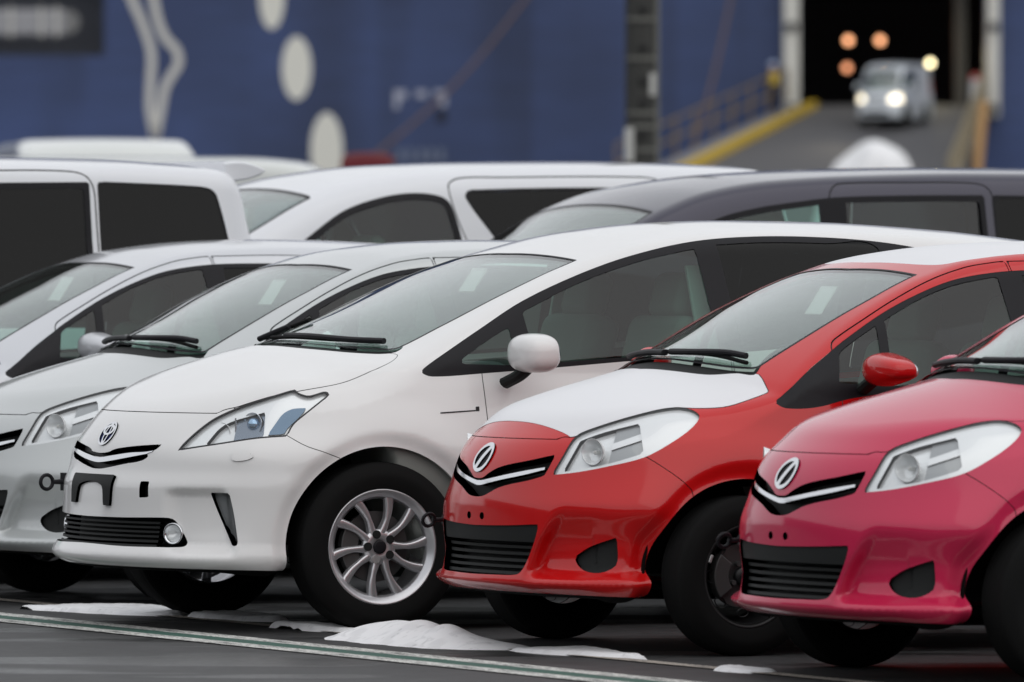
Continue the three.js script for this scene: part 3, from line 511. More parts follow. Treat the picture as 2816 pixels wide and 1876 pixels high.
{
  const kit = wagonKit, W = { R: 0.326, W: 0.205, rim: 0.220, kind: 'alloy' };
  const f = carShell(kit, WAGON, {
    bx: [-1.05, 3.85], by: [0.12, 1.68], bz: 0.96, R: 0.326, arch: 0.386, wheelbase: 2.78, liner: 0.46,
    details(kit, piece, f) {
      { const P = piece(WAGON_WS), [g, r] = cut(P, WAGON_WS, -0.010); kit.add('windscreen', joined(moved(g, -0.002), moved(g, -0.008)), 'screen'); kit.add('windscreen_seal', r, 'trim'); }
      { const cowl = plan([[-0.105, -0.06, 1], [-0.10, 0], [-0.07, 0.25], [0.01, 0.46], [0.10, 0.60], [0.155, 0.645], [0.2, 0.62], [0.1, 0.4], [0.0, -0.06, 1]], (x, y) => 1.03 - y); kit.add('cowl_panel', moved(piece(cowl), -0.010), 'plastic'); }
      { const P = piece(WAGON_WIN);
        const q1 = side([[0.372, 1.025, 1], [0.375, 1.045], [0.585, 1.160], [0.598, 1.160, 1], [0.612, 1.018, 1]], (x, y, a) => 0.4 - a);
        const q2 = side([[0.69, 1.024, 1], [0.668, 1.224, 1], [0.943, 1.337], [1.205, 1.416], [1.40, 1.456], [1.478, 1.469, 1], [1.50, 1.07, 1]], (x, y, a) => 0.4 - a);
        const q3 = side([[1.60, 1.08, 1], [1.578, 1.485, 1], [1.787, 1.494], [2.075, 1.49], [2.3, 1.474], [2.33, 1.13, 1]], (x, y, a) => 0.4 - a);
        const q4 = side([[2.40, 1.15, 1], [2.38, 1.465, 1], [2.7, 1.405], [2.93, 1.335], [2.88, 1.24]], (x, y, a) => 0.4 - a);
        let [a, r] = cut(P, q1); kit.pair('quarter_window', moved(a, -0.004), 'glass'); [a, r] = cut(r, q2); kit.pair('front_door_window', moved(a, -0.004), 'glass'); [a, r] = cut(r, q3); kit.pair('rear_door_window', moved(a, -0.004), 'glassDark'); [a, r] = cut(r, q4); kit.pair('rear_side_window', moved(a, -0.004), 'glassDark'); kit.pair('window_trim', moved(r, -0.001), 'trim'); }
      kit.add('rear_window', piece(WAGON_BACK), 'glassDark');
      { const hl = quarter([[-0.402, 0.694, 1], [-0.375, 0.727], [-0.311, 0.784], [-0.254, 0.823], [-0.168, 0.862], [-0.061, 0.898], [0.049, 0.932, 1], [0.063, 0.918], [0.103, 0.907], [0.168, 0.923], [0.181, 0.909], [0.153, 0.884], [0.097, 0.839], [0.047, 0.796], [0.023, 0.752, 1], [-0.094, 0.743], [-0.237, 0.721], [-0.345, 0.704]], (x, y, a) => Math.max(0.3 - a, x - 0.1));
        const P = piece(hl), mark = quarter([[-0.054, 0.760, 1], [-0.024, 0.803], [0.004, 0.840], [0.040, 0.859], [0.098, 0.863, 1], [0.061, 0.821], [0.023, 0.786], [0.010, 0.764, 1]], (x, y, a) => 0.3 - a), dark = quarter([[-0.30, 0.722, 1], [-0.225, 0.80], [-0.065, 0.85, 1], [-0.07, 0.755, 1]], (x, y, a) => 0.3 - a);
        const e = kit.pair('headlamp', walls(P, 0, -0.012), 'bezel'); let [m, r] = cut(P, mark); kit.pair('side_marker', moved(m, -0.006), 'blueLamp', e); kit.pair('marker_wall', walls(m, -0.006, -0.012), 'bezel', e);
        let [d, b] = cut(r, dark); { const [ri, le] = cut(d, (x, y, z) => -0.185 + (y - 0.78) * 0.2 - (x * QC + Math.abs(z) * QS)); kit.pair('lamp_reflector', joined(moved(le, -0.03), walls(d, -0.012, -0.03)), 'bezel', e); kit.pair('lamp_panel', moved(ri, -0.026), 'lampGrey', e); } kit.pair('lamp_bezel', moved(b, -0.012), 'bezel', e);
        const [edge, lens] = cut(P, hl, -0.006); kit.pair('lamp_lens', moved(edge, -0.001), 'lens', e); kit.pair('lamp_seal', lens, 'gap', e);
        const bowl = ringGeo([[0.002, -0.03], [0.02, -0.024], [0.036, -0.004], [0.042, 0.016], [0.045, 0.016], [0.038, -0.006]], 32), ball = new THREE.SphereGeometry(0.026, 20, 12);
        [1, -1].forEach((sg, k) => {
          kit.add('projector_ring', bowl, 'chrome', e[k], (o) => { o.position.set(-0.438, 0.798, sg * 0.638); o.rotation.y = -Math.PI / 2 + sg * 0.5; });
          kit.add('projector_lens', ball, 'chromeBlue', e[k], (o) => o.position.set(-0.445, 0.797, sg * 0.641)); kit.add('lamp_rib', box(0.006, 0.075, 0.02, 0.002), 'chrome', e[k], (o) => { o.position.set(-0.50, 0.785, sg * 0.598); o.rotation.y = -sg * 0.6; });
          kit.add('lamp_bowl', bowl, 'bezel', e[k], (o) => { o.position.set(-0.53, 0.765, sg * 0.555); o.rotation.y = -Math.PI / 2 + sg * 0.5; o.scale.setScalar(0.85); });
        }); }
      const nose = (x) => x + 0.5;
      { const g1 = front([[-0.06, 0.682, 1], [0, 0.6775], [0.057, 0.681], [0.133, 0.697], [0.267, 0.710], [0.404, 0.719, 1], [0.373, 0.693], [0.237, 0.682], [0.09, 0.667], [0, 0.659], [-0.06, 0.665, 1]], nose);
        const gb = front([[-0.06, 0.665, 1], [0, 0.659], [0.09, 0.667], [0.237, 0.682], [0.373, 0.693, 1], [0.364, 0.683, 1], [0.244, 0.666], [0.098, 0.648], [0, 0.641], [-0.06, 0.646, 1]], nose);
        const g2 = front([[-0.06, 0.646, 1], [0, 0.641], [0.098, 0.648], [0.244, 0.666], [0.364, 0.683, 1], [0.332, 0.657], [0.206, 0.638], [0.052, 0.618], [0, 0.616], [-0.06, 0.618, 1]], nose);
        for (const g of [g1, g2]) { const P = piece(g); kit.add('upper_grille', joined(walls(P, 0, -0.04), moved(P, -0.04)), 'trim'); }
        const b = piece(gb); kit.add('grille_bar', joined(moved(b, 0.003), walls(b, 0.003, -0.01)), 'chrome'); }
      { const a = 0.062, h = 0.045, y0 = 0.750, P = refine(refine(piece((x, y, z) => Math.max(ell(0, y0, a, h)(x, y, z), nose(x))))), w = 0.0036;
        const rings = [ell(0, y0, a - w, h - w), ell(0, y0 + h * 0.30, a * 0.62, h * 0.36), ell(0, y0 - 0.001, a * 0.26, h * 0.82)];
        const [m, fld] = cut(refine(P), (x, y, z) => Math.min(...rings.map((q) => Math.abs(q(x, y, z)) - w)));
        const e = kit.group('badge'); kit.add('badge_rings', joined(moved(m, 0.006), walls(m, 0.006, 0)), 'chrome', e); kit.add('badge_field', moved(fld, 0.001), 'blue', e); }
      { const bk = frontFull([[-0.185, 0.592, 1], [0.185, 0.592, 1], [0.18, 0.478, 1], [0.135, 0.478, 1], [0.11, 0.553], [-0.09, 0.553], [-0.125, 0.482, 1], [-0.175, 0.482, 1]], nose); let P = refine(piece((x, y, z) => Math.max(ell(0, 0.535, 0.24, 0.085)(x, y, z), nose(x)))); const [b, r] = cut(P, bk); kit.add('bumper_patch', r, 'paint'); kit.add('bumper_skin', b, 'paint'); kit.add('plate_bracket', joined(moved(b, 0.012), walls(b, 0.012, 0)), 'plastic'); }
      { const hf = frontFull([[0.350, 0.576, 1], [0.396, 0.576, 1], [0.402, 0.515, 1], [0.354, 0.513, 1]], nose); const P = refine(piece((x, y, z) => Math.max(Math.hypot(z - 0.375, y - 0.545) - 0.06, nose(x)))); const [h, r] = cut(P, hf); kit.add('bumper_patch', r, 'paint'); kit.add('tow_eye_hole', joined(moved(h, -0.03), walls(h, 0, -0.03)), 'under'); }
      { const lg = front([[-0.06, 0.433, 1], [0, 0.433], [0.26, 0.435], [0.47, 0.439], [0.492, 0.436], [0.503, 0.425], [0.522, 0.394], [0.552, 0.342], [0.545, 0.328], [0.469, 0.326], [0.294, 0.325], [0.083, 0.329], [-0.06, 0.330, 1]], nose);
        const P = piece(lg), e = kit.add('lower_grille', joined(walls(P, 0, -0.075), moved(P, -0.075)), 'plastic');
        for (const y of [0.418, 0.401, 0.384, 0.367, 0.350, 0.335]) { let [, s] = cut(P, (x, q) => q - (y - 0.004)); [s] = cut(s, (x, q) => q - (y + 0.004)); [s] = cut(s, (x, q, z) => Math.abs(z) - 0.455); if (tris(s)) kit.add('grille_slat', joined(moved(s, -0.012), walls(s, -0.012, -0.04)), 'plastic', e); }
        const fr = ringGeo([[0.040, -0.03], [0.044, 0.004], [0.039, 0.010], [0.033, 0.004], [0.03, -0.004]], 32), fb = ringGeo([[0.0, -0.028], [0.02, -0.02], [0.032, 0.0]], 28), fl = ringGeo([[0.034, 0.0], [0.02, 0.006], [0, 0.008]], 28);
        for (const sg of [1, -1]) { const q = onFront(f, 0.377, 0.497), k = kit.group('fog_lamp', null, (o) => { o.position.set(q[0] + 0.012, q[1], sg * q[2]); o.rotation.y = -Math.PI / 2 + sg * 0.62; }); kit.add('fog_lamp_ring', fr, 'chrome', k); kit.add('fog_lamp_bowl', fb, 'bezel', k); kit.add('fog_lamp_lens', fl, 'lens', k); } }
      { const sl = quarter([[-0.272, 0.538, 1], [-0.198, 0.536, 1], [-0.180, 0.456], [-0.163, 0.338, 1], [-0.186, 0.333, 1], [-0.215, 0.400], [-0.249, 0.478]], (x, y, a) => 0.3 - a); const [P, e] = hollow(kit, piece, 'lamp_slot', sl, 0.03, 'paint', 'bezelDark', true); kit.pair('slot_lens', moved(P, -0.014), 'lens', e); }
      { const ws = quarter([[-0.183, 0.690], [-0.13, 0.692], [-0.105, 0.675], [-0.13, 0.662], [-0.185, 0.660]], (x, y, a) => 0.3 - a); const P = piece(ws); kit.pair('washer_cover', joined(moved(P, 0.006), walls(P, 0.006, 0)), 'paint'); }
      panel(kit, piece, 'bonnet', plan([[-1.0, -0.06, 1], [-1.0, 0.45, 1], [-0.552, 0.53], [-0.48, 0.585], [-0.39, 0.642], [-0.29, 0.69], [-0.15, 0.72], [0.0, 0.725], [0.10, 0.715], [0.15, 0.68], [0.14, 0.64], [0.10, 0.60], [0.01, 0.46], [-0.07, 0.25], [-0.10, 0], [-0.105, -0.06, 1]], (x, y) => 0.838 - y), 'paint', 0.003);
      panel(kit, piece, 'front_bumper', side([[-1.2, 0.05, 1], [-0.15, 0.05, 1], [-0.15, 0.655, 1], [-0.187, 0.671], [-0.248, 0.693], [-0.313, 0.718], [-0.37, 0.760], [-0.5, 0.86], [-0.62, 0.88], [-1.2, 0.9, 1]], () => -9), 'paint', 0.003);
      const fd = panel(kit, piece, 'front_door', side([[0.452, 0.93, 1], [0.452, 1.08, 1], [0.70, 1.20], [0.943, 1.30], [1.205, 1.38], [1.50, 1.43, 1], [1.55, 1.0], [1.55, 0.30, 1], [0.47, 0.30, 1], [0.447, 0.6]], (x, y, a) => 0.42 - a), 'paint', 0.0035, true);
      const rd = panel(kit, piece, 'rear_door', side([[1.51, 1.43, 1], [1.787, 1.45], [2.075, 1.45], [2.36, 1.43, 1], [2.55, 1.1], [2.4, 0.66], [2.3, 0.30, 1], [1.56, 0.30, 1], [1.56, 1.0]], (x, y, a) => 0.42 - a), 'paint', 0.0035, true);
      const hg = box(0.2, 0.032, 0.03, 0.012, 3); for (const [dx, d] of [[1.40, fd], [2.3, rd]]) [1, -1].forEach((sg, k) => kit.add('door_handle', hg, 'paint', d[k], (o) => { const q = onSide(f, dx, 0.9, 0.012); o.position.set(q[0], q[1], sg * q[2]); }));
      for (const sg of [1, -1]) { const q = onSide(f, 0.33, 0.842), b = kit.add('side_badge', merge(box(0.16, 0.005, 0.004, 0.001), placed(box(0.014, 0.018, 0.006, 0.002), 0.082, 0.006, 0)), 'gap', null, atp(q[0], q[1], sg * (q[2] + 0.001), 0, 0.02 * sg, 0.05)); }
    },
  });
  cabin(kit, WAGON, { cabX0: -0.05, cabX1: 3.3, by: [0.2, 1.68], bz: 0.96 }, [WAGON_WS, WAGON_WIN, WAGON_BACK]);
  kit.add('dashboard', merge(placed(box(0.62, 0.22, 1.34, 0.08, 3), 0.38, 0.92, 0), placed(box(0.3, 0.1, 0.42, 0.04, 3), 0.55, 0.99, -0.38)), 'dash');
  steering(kit, 0.82, 0.98, -0.38);
  seats(kit, [[1.12, 0.58, 0.38], [1.12, 0.58, -0.38], [2.05, 0.60, 0, 2.5]]);
  for (const sg of [1, -1]) kit.add('pillar_trim', box(0.11, 0.9, 0.02, 0.006), 'pale', null, atp(1.53, 0.98, sg * 0.705, -sg * 0.36, 0, 0));
  kit.add('paper_tag', box(0.003, 0.11, 0.13, 0.001), 'paper', null, (o) => { o.position.set(0.80, 1.345, 0.03); o.rotation.z = -0.6; });
  wiper(kit, [[0.16, 0.54], [0.09, 0.40], [0.03, 0.15], [0.02, -0.05]].map(([x, z]) => onTop(f, x, z, 0.016)), [[0.15, 0.50], [0.06, 0.3], [0.02, 0.05], [0.03, -0.2]].map(([x, z]) => onTop(f, x, z, 0.010)));
  wiper(kit, [[0.13, -0.53], [0.14, -0.50], [0.17, -0.46], [0.20, -0.40]].map(([x, z]) => onTop(f, x, z, 0.020)), [[0.14, -0.5], [0.18, -0.46], [0.22, -0.40], [0.25, -0.32]].map(([x, z]) => onTop(f, x, z, 0.014)));
  mirrors(kit, { x: 0.585, y: 1.068, z: 0.985, a: 0.085, b: 0.076, d: 0.108, lean: 0.01, fall: 0.006, droop: 0, stalk: [[-0.01, -0.05, -0.02], [-0.03, -0.085, -0.06], [-0.06, -0.118, -0.13]] });
  { const q = onFront(f, 0.553, -0.44); kit.add('tow_eye', merge(placed(new THREE.TorusGeometry(0.028, 0.0075, 10, 28), -0.085, 0, 0), placed(new THREE.CylinderGeometry(0.009, 0.012, 0.06, 10), -0.03, 0, 0, 0, 0, Math.PI / 2), placed(new THREE.BoxGeometry(0.012, 0.07, 0.05), 0.0, 0, 0)), 'trim', null, atp(q[0] + 0.005, q[1], q[2], 0, 0.15, 0)); }
  for (const s of [true, false]) { addWheel(kit, W, 0, 0.775, s, -0.07); addWheel(kit, W, 2.78, 0.775, s); }
}
// ---------- tall vans: the same body field with boxier curves ----------
function vanKit(d) {
  const kit = new Kit(), W = { R: d.R || 0.33, W: 0.2, rim: (d.R || 0.33) * 0.66, kind: 'steel' };
  const c = { top: curve(...d.top), crown: curve([-1.2, 0.12], [0.3, 0.1], [1, d.flat || 0.08], [4, d.flat || 0.08]), sweep: curve([-0.8, 0], [-0.3, 0.1], [d.wsB[0], 0.3], [d.wsT[0], 0.08], [d.wsT[0] + 0.5, 0], [5, 0]), width: curve([-d.fo, d.w - 0.09], [-0.3, d.w - 0.015], [0.4, d.w], [d.L - d.fo - 0.8, d.w], [d.L - d.fo, d.w - 0.06]),
    section: curve([0.15, 0.05], [0.3, 0.015], [0.5, 0], [0.8, 0.005], [1.0, 0.03], [1.2, 0.04]), belt: curve([-1, d.belt], [5, d.belt + 0.04]), tumble: d.tumble || 0.2,
    nose: curve([0.18, -d.fo + 0.06], [0.32, -d.fo], [0.6, -d.fo + 0.01], [d.hoodY - 0.1, -d.fo + 0.06], [d.hoodY + 0.05, -d.fo + 0.16], [1.4, -d.fo + 0.3], [2, -d.fo + 0.35]), plan2: curve([0.2, 0.28], [1, 0.34]), plan4: curve([0.2, 0.3], [1, 0.35]),
    tail: curve([0.2, d.L - d.fo - 0.08], [0.5, d.L - d.fo], [1.0, d.L - d.fo - 0.02], [1.6, d.L - d.fo - d.rake], [2, d.L - d.fo - d.rake * 1.35]), tail2: 0.08, bottom: curve([-1, 0.22], [0.5, 0.2], [3.5, 0.2]), kTF: 0.12, kTS: d.kTS || 0.12, kSF: 0.2 };
  const H = d.H, ws = plan([[d.wsB[0], -0.06, 1], [d.wsB[0] + 0.01, 0.2], [d.wsB[0] + 0.14, d.wsW - 0.03], [d.wsB[0] + 0.2, d.wsW, 1], [d.wsT[0] - 0.02, d.wsW - 0.09, 1], [d.wsT[0] - 0.03, -0.06, 1]], (x, y) => d.wsB[1] - 0.06 - y);
  const wins = d.windows.map((w) => ({ ...w, fn: side(w.pts, (x, y, a) => 0.4 - a) }));
  const back = (x, y, z) => Math.max(Math.abs(z) - d.w + 0.17 + (y - 1.1) * 0.1, 1.1 - y, y - (H - 0.16), d.L - d.fo - 0.9 - x);
  const f = carShell(kit, c, {
    bx: [-d.fo - 0.1, d.L - d.fo + 0.1], by: [0.1, H + 0.1], bz: d.w + 0.06, R: W.R, arch: W.R + 0.055, wheelbase: d.wb, liner: d.w - 0.42, linerDepth: 0.26, cell: d.cell || 0.03,
    details(kit, piece, f) {
      { const P = piece(ws), [g, r] = cut(P, ws, -0.014); kit.add('windscreen', joined(moved(g, -0.002), moved(g, -0.008)), 'screen'); kit.add('windscreen_seal', r, 'trim'); }
      for (const w of wins) { const P = piece(w.fn); let [g, r] = cut(P, w.fn, -(w.rim || 0.02)); for (const q of w.panes || [null]) { let a = g; if (q) { [a] = cut(g, (x) => q[0] - x); [a] = cut(a, (x) => x - q[1]); } kit.pair(w.name, moved(a, -0.004), w.mat); } kit.pair('window_trim', r, 'trim'); if (w.panes) for (let k = 0; k + 1 < w.panes.length; k++) { let [, a] = cut(g, (x) => x - w.panes[k][1]); [a] = cut(a, (x) => x - w.panes[k + 1][0]); kit.pair('pillar_trim', a, 'trim'); } }
      kit.add('rear_window', piece(back), 'glassDark');
      const nose = (x) => x + d.fo - 0.55;
      { const hl = front([[d.w * 0.52, d.hoodY - 0.22, 1], [d.w * 0.56, d.hoodY - 0.05], [d.w * 0.95, d.hoodY + 0.03], [d.w * 1.05, d.hoodY - 0.02], [d.w * 1.0, d.hoodY - 0.2]], (x) => x + d.fo - 0.42); const P = piece(hl), e = kit.pair('headlamp', joined(walls(P, 0, -0.04), moved(P, -0.04)), d.lit ? 'lampOn' : 'bezel'); kit.pair('lamp_lens', moved(P, -0.001), 'lens', e); }
      { const g = front([[-0.06, d.hoodY - 0.08, 1], [0, d.hoodY - 0.08], [d.w * 0.48, d.hoodY - 0.07, 1], [d.w * 0.44, d.hoodY - 0.22, 1], [-0.06, d.hoodY - 0.24, 1]], nose), P = piece(g), e = kit.add('upper_grille', joined(walls(P, 0, -0.04), moved(P, -0.04)), 'plastic'); for (const k of [0.11, 0.155, 0.2]) { let [, s] = cut(P, (x, y) => y - (d.hoodY - k - 0.008)); [s] = cut(s, (x, y) => y - (d.hoodY - k + 0.008)); if (tris(s)) kit.add('grille_slat', joined(moved(s, -0.004), walls(s, -0.004, -0.03)), 'chrome', e); } }
      { const g = front([[-0.06, 0.44, 1], [d.w * 0.6, 0.44, 1], [d.w * 0.52, 0.32, 1], [-0.06, 0.3, 1]], nose), P = piece(g); kit.add('lower_grille', joined(walls(P, 0, -0.05), moved(P, -0.05)), 'plastic'); }
      { const tl = (x, y, z) => Math.max(d.w - 0.14 - Math.abs(z), 0.95 - y, y - 1.4, d.L - d.fo - 0.35 - x); kit.pair('tail_lamp', piece(tl), 'tailLamp'); }
      for (const p of d.panels || []) panel(kit, piece, p.name, side(p.pts, (x, y, a) => 0.42 - a), 'paint', 0.007, true);
      panel(kit, piece, 'bonnet', plan([[-1.6, -0.06, 1], [-1.6, d.w * 0.55, 1], [-d.fo + 0.3, d.w * 0.78], [d.wsB[0], d.w * 0.82, 1], [d.wsB[0] + 0.02, d.wsW - 0.1], [d.wsB[0] - 0.06, -0.06, 1]], (x, y) => d.hoodY - 0.02 - y), 'paint', 0.005);
    },
  });
  cabin(kit, c, { cabX0: d.wsB[0] + 0.1, cabX1: d.L - d.fo - 0.25, by: [0.3, H + 0.1], bz: d.w + 0.06 }, [ws, ...wins.map(w => w.fn), back]);
  kit.add('dashboard', placed(box(0.5, 0.25, d.w * 1.6, 0.08, 3), d.wsB[0] + 0.45, d.wsB[1] - 0.12, 0), 'dash');
  seats(kit, (d.rows || [1.2, 2.1]).flatMap((x, i) => [[x, 0.72, 0.4], [x, 0.72, -0.4]]));
  if (d.spoiler) kit.add('roof_spoiler', (() => { const s = new THREE.Shape(); s.moveTo(0, 0); s.quadraticCurveTo(0.1, 0.02, 0.2, -0.03); s.quadraticCurveTo(0.12, -0.075, 0, -0.07); s.closePath(); return new THREE.ExtrudeGeometry(s, { depth: d.w * 1.3, bevelEnabled: true, bevelSize: 0.01, bevelThickness: 0.03, bevelSegments: 3 }).translate(0, 0, -d.w * 0.65); })(), 'paint', null, atp(d.spoiler[0], d.spoiler[1], 0));
  mirrors(kit, { x: d.wsB[0] + 0.55, y: d.belt + 0.12, z: d.w + 0.08, a: 0.07, b: 0.1, d: 0.1, lean: 0.01, fall: 0.0, droop: 0, stalk: [[0, -0.04, -0.06], [0, -0.06, -0.1], [-0.02, -0.07, -0.16]] });
  for (const s of [true, false]) { addWheel(kit, W, 0, d.w - 0.12, s); addWheel(kit, W, d.wb, d.w - 0.12, s); }
  return kit;
}
MAT.tailLamp = std(lin(0.35, 0.02, 0.02), 0.2); MAT.lampOn = new THREE.MeshStandardMaterial({ color: 0xffffff, emissive: lin(1, 0.86, 0.62), emissiveIntensity: 2.6, side: THREE.DoubleSide });
const bigVan = {
  H: 1.9, L: 5.0, w: 0.915, fo: 0.9, wb: 2.95, hoodY: 0.98, belt: 1.08, tumble: 0.2, rake: 0.2, wsB: [-0.05, 1.2], wsT: [1.2, 1.765], wsW: 0.74, cell: 0.026, kTS: 0.15,
  top: [[-1.0, 0.8], [-0.85, 0.93], [-0.5, 1.05], [-0.2, 1.13], [-0.05, 1.19], [0.4, 1.4], [0.8, 1.59], [1.15, 1.745], [1.4, 1.815], [1.8, 1.868], [2.3, 1.887], [2.95, 1.893], [3.6, 1.88], [4.1, 1.84]],
  windows: [
    { name: 'front_door_window', mat: 'glass', rim: 0.035, pts: [[0.50, 1.12], [0.75, 1.28], [1.10, 1.51], [1.30, 1.635], [1.50, 1.70], [1.69, 1.727], [1.85, 1.71], [1.905, 1.66], [1.96, 1.4], [2.0, 1.12, 1]] },
    { name: 'sliding_door_window', mat: 'glassDark', rim: 0.012, pts: [[1.985, 1.70], [2.0, 1.738], [2.06, 1.745], [2.5, 1.755], [2.95, 1.757], [3.1, 1.755, 1], [3.1, 1.12, 1], [2.36, 1.12, 1], [2.25, 1.32], [2.12, 1.51]] },
    { name: 'rear_side_window', mat: 'glassDark', rim: 0.012, pts: [[3.18, 1.12, 1], [3.18, 1.755, 1], [3.75, 1.735], [3.82, 1.6], [3.86, 1.14, 1]] },
  ],
  panels: [{ name: 'sliding_door', pts: [[2.0, 0.3, 1], [2.03, 1.3], [1.93, 1.60], [1.90, 1.76], [1.97, 1.80], [2.2, 1.806], [2.95, 1.81], [3.10, 1.79], [3.15, 1.70], [3.15, 0.3, 1]] }],
};
const darkVanSpec = {
  H: 1.85, L: 4.62, w: 0.85, fo: 0.88, wb: 2.83, hoodY: 0.97, belt: 1.08, tumble: 0.15, rake: 0.12, wsB: [-0.1, 1.18], wsT: [0.98, 1.69], wsW: 0.7, cell: 0.026, kTS: 0.10,
  top: [[-1.0, 0.8], [-0.85, 0.9], [-0.5, 1.03], [-0.2, 1.13], [-0.1, 1.17], [0.3, 1.36], [0.7, 1.55], [0.98, 1.68], [1.25, 1.762], [1.6, 1.812], [2.1, 1.838], [2.7, 1.85], [3.35, 1.848], [3.7, 1.83]],
  windows: [{ name: 'side_window', mat: 'glass', rim: 0.03, panes: [[0, 1.80], [1.95, 2.68]], pts: [[0.42, 1.10], [0.7, 1.30], [1.05, 1.51], [1.25, 1.60], [1.46, 1.648], [1.70, 1.68], [1.9, 1.70], [2.3, 1.71], [2.72, 1.712, 1], [2.74, 1.10, 1]] },
    { name: 'rear_side_window', mat: 'glassDark', rim: 0.015, pts: [[2.78, 1.10, 1], [2.76, 1.712, 1], [3.3, 1.70], [3.42, 1.66], [3.46, 1.12, 1]] }],
  panels: [{ name: 'sliding_door', pts: [[1.86, 0.3, 1], [1.86, 1.70], [1.90, 1.755], [1.98, 1.768], [2.3, 1.772], [2.66, 1.77], [2.74, 1.75], [2.77, 1.68], [2.77, 0.3, 1]] }],
};
const tailVanSpec = {
  H: 1.88, L: 4.7, w: 0.86, fo: 0.9, wb: 2.85, hoodY: 0.97, belt: 1.06, tumble: 0.13, rake: 0.16, wsB: [-0.05, 1.17], wsT: [1.0, 1.70], wsW: 0.7, cell: 0.026, kTS: 0.09, spoiler: [3.52, 1.85],
  top: [[-1.0, 0.8], [-0.85, 0.9], [-0.5, 1.04], [-0.2, 1.12], [-0.05, 1.17], [0.4, 1.40], [0.8, 1.60], [1.05, 1.71], [1.3, 1.80], [1.7, 1.86], [2.4, 1.885], [3.0, 1.878], [3.4, 1.858], [3.6, 1.84]],
  windows: [{ name: 'front_door_window', mat: 'glass', rim: 0.03, pts: [[0.5, 1.09, 1], [0.85, 1.36], [1.15, 1.58], [1.4, 1.70], [1.62, 1.745, 1], [1.66, 1.09, 1]] },
    { name: 'sliding_door_window', mat: 'glassDark', rim: 0.03, pts: [[1.72, 1.09, 1], [1.70, 1.755, 1], [2.76, 1.765, 1], [2.76, 1.09, 1]] },
    { name: 'rear_side_window', mat: 'glassDark', rim: 0.006, pts: [[2.80, 1.10, 1], [2.80, 1.768, 1], [3.30, 1.748], [3.385, 1.735], [3.42, 1.70], [3.49, 1.4], [3.55, 1.12], [3.50, 1.09]] }],
  panels: [{ name: 'sliding_door', pts: [[1.68, 0.3, 1], [1.66, 1.7], [1.70, 1.80], [2.2, 1.815], [2.65, 1.815], [2.75, 1.79], [2.785, 1.70], [2.785, 0.3, 1]] }],
};
const lowVan = (H, L, w, o = {}) => ({
  H, L, w, fo: 0.75, wb: L - 1.75, hoodY: 0.92, belt: 1.05, tumble: 0.1, rake: 0.06, wsB: [-0.55, 1.12], wsT: [0.02, H - 0.17], wsW: w - 0.16, cell: 0.045, kTS: 0.12, R: 0.31,
  top: [[-0.9, 0.75], [-0.76, 0.95], [-0.6, 1.08], [-0.5, 1.16], [-0.2, 1.16 + (H - 1.33) * 0.5], [0.05, H - 0.15], [0.3, H - 0.04], [0.9, H], [L - 1.6, H], [L - 0.9, H - 0.03]],
  windows: [{ name: 'front_door_window', mat: 'glass', rim: 0.03, pts: [[-0.32, 1.12, 1], [-0.02, H - 0.36], [0.2, H - 0.27], [0.75, H - 0.26, 1], [0.78, 1.1, 1]] },
    ...[0, 1, 2].slice(0, L > 4 ? 3 : 1).map((k) => ({ name: 'side_window', mat: 'glass', rim: 0.03, pts: [[0.86 + k * (L - 2.5) / 3, 1.1, 1], [0.86 + k * (L - 2.5) / 3, H - 0.16, 1], [0.86 + (k + 1) * (L - 2.5) / 3 - 0.07, H - 0.16, 1], [0.86 + (k + 1) * (L - 2.5) / 3 - 0.07, 1.1, 1]] }))],
  rows: [0.2, 1.1], ...o,
});
// ---------- textures ----------
function noise2(seed, N = 256, K = N) { const r = rng(seed), T = new Float32Array(N * K); for (let i = 0; i < T.length; i++) T[i] = r(); return (x, y) => { const xi = Math.floor(x), yi = Math.floor(y), fx = x - xi, fy = y - yi, u = fx * fx * (3 - 2 * fx), v = fy * fy * (3 - 2 * fy), g = (a, b) => T[(((b % K) + K) % K) * N + (((a % N) + N) % N)]; return (g(xi, yi) * (1 - u) + g(xi + 1, yi) * u) * (1 - v) + (g(xi, yi + 1) * (1 - u) + g(xi + 1, yi + 1) * u) * v; }; }
function dataTex(N, fn, srgb, rep) {
  const d = new Uint8Array(N * N * 4); for (let j = 0; j < N; j++) for (let i = 0; i < N; i++) { const c = fn(i / N, j / N), k = (j * N + i) * 4; d[k] = clamp(c[0], 0, 1) * 255; d[k + 1] = clamp(c[1], 0, 1) * 255; d[k + 2] = clamp(c[2], 0, 1) * 255; d[k + 3] = 255; }
  const t = new THREE.DataTexture(d, N, N); t.wrapS = t.wrapT = THREE.RepeatWrapping; t.magFilter = THREE.LinearFilter; t.minFilter = THREE.LinearMipmapLinearFilter; t.generateMipmaps = true; if (srgb) t.colorSpace = THREE.SRGBColorSpace; if (rep) t.repeat.set(rep, rep); t.needsUpdate = true; return t;
}
const tag = (o, label, category, group) => { o.userData = { label, category, ...(group ? { group } : {}) }; return o; };
const struct = (name, g, m) => { const o = new THREE.Mesh(g, m); o.name = name; o.userData = { kind: 'structure' }; o.receiveShadow = o.castShadow = true; scene.add(o); return o; };
const mesh = (name, g, m, parent) => { const o = new THREE.Mesh(g, m); o.name = name; o.castShadow = o.receiveShadow = true; parent.add(o); return o; };
// a place at a distance along the line of sight's ground track: depth ahead, metres to the right
const AX = [0.45144181, -0.89230056], RX = [0.89230056, 0.45144181];
const spot = (depth, right, y = 0) => [-14.4662 + AX[0] * depth + RX[0] * right, y, 29.6602 + AX[1] * depth + RX[1] * right];
const FACE = Math.atan2(-AX[0], -AX[1]);   // turn that makes a thing's +z look back along that track
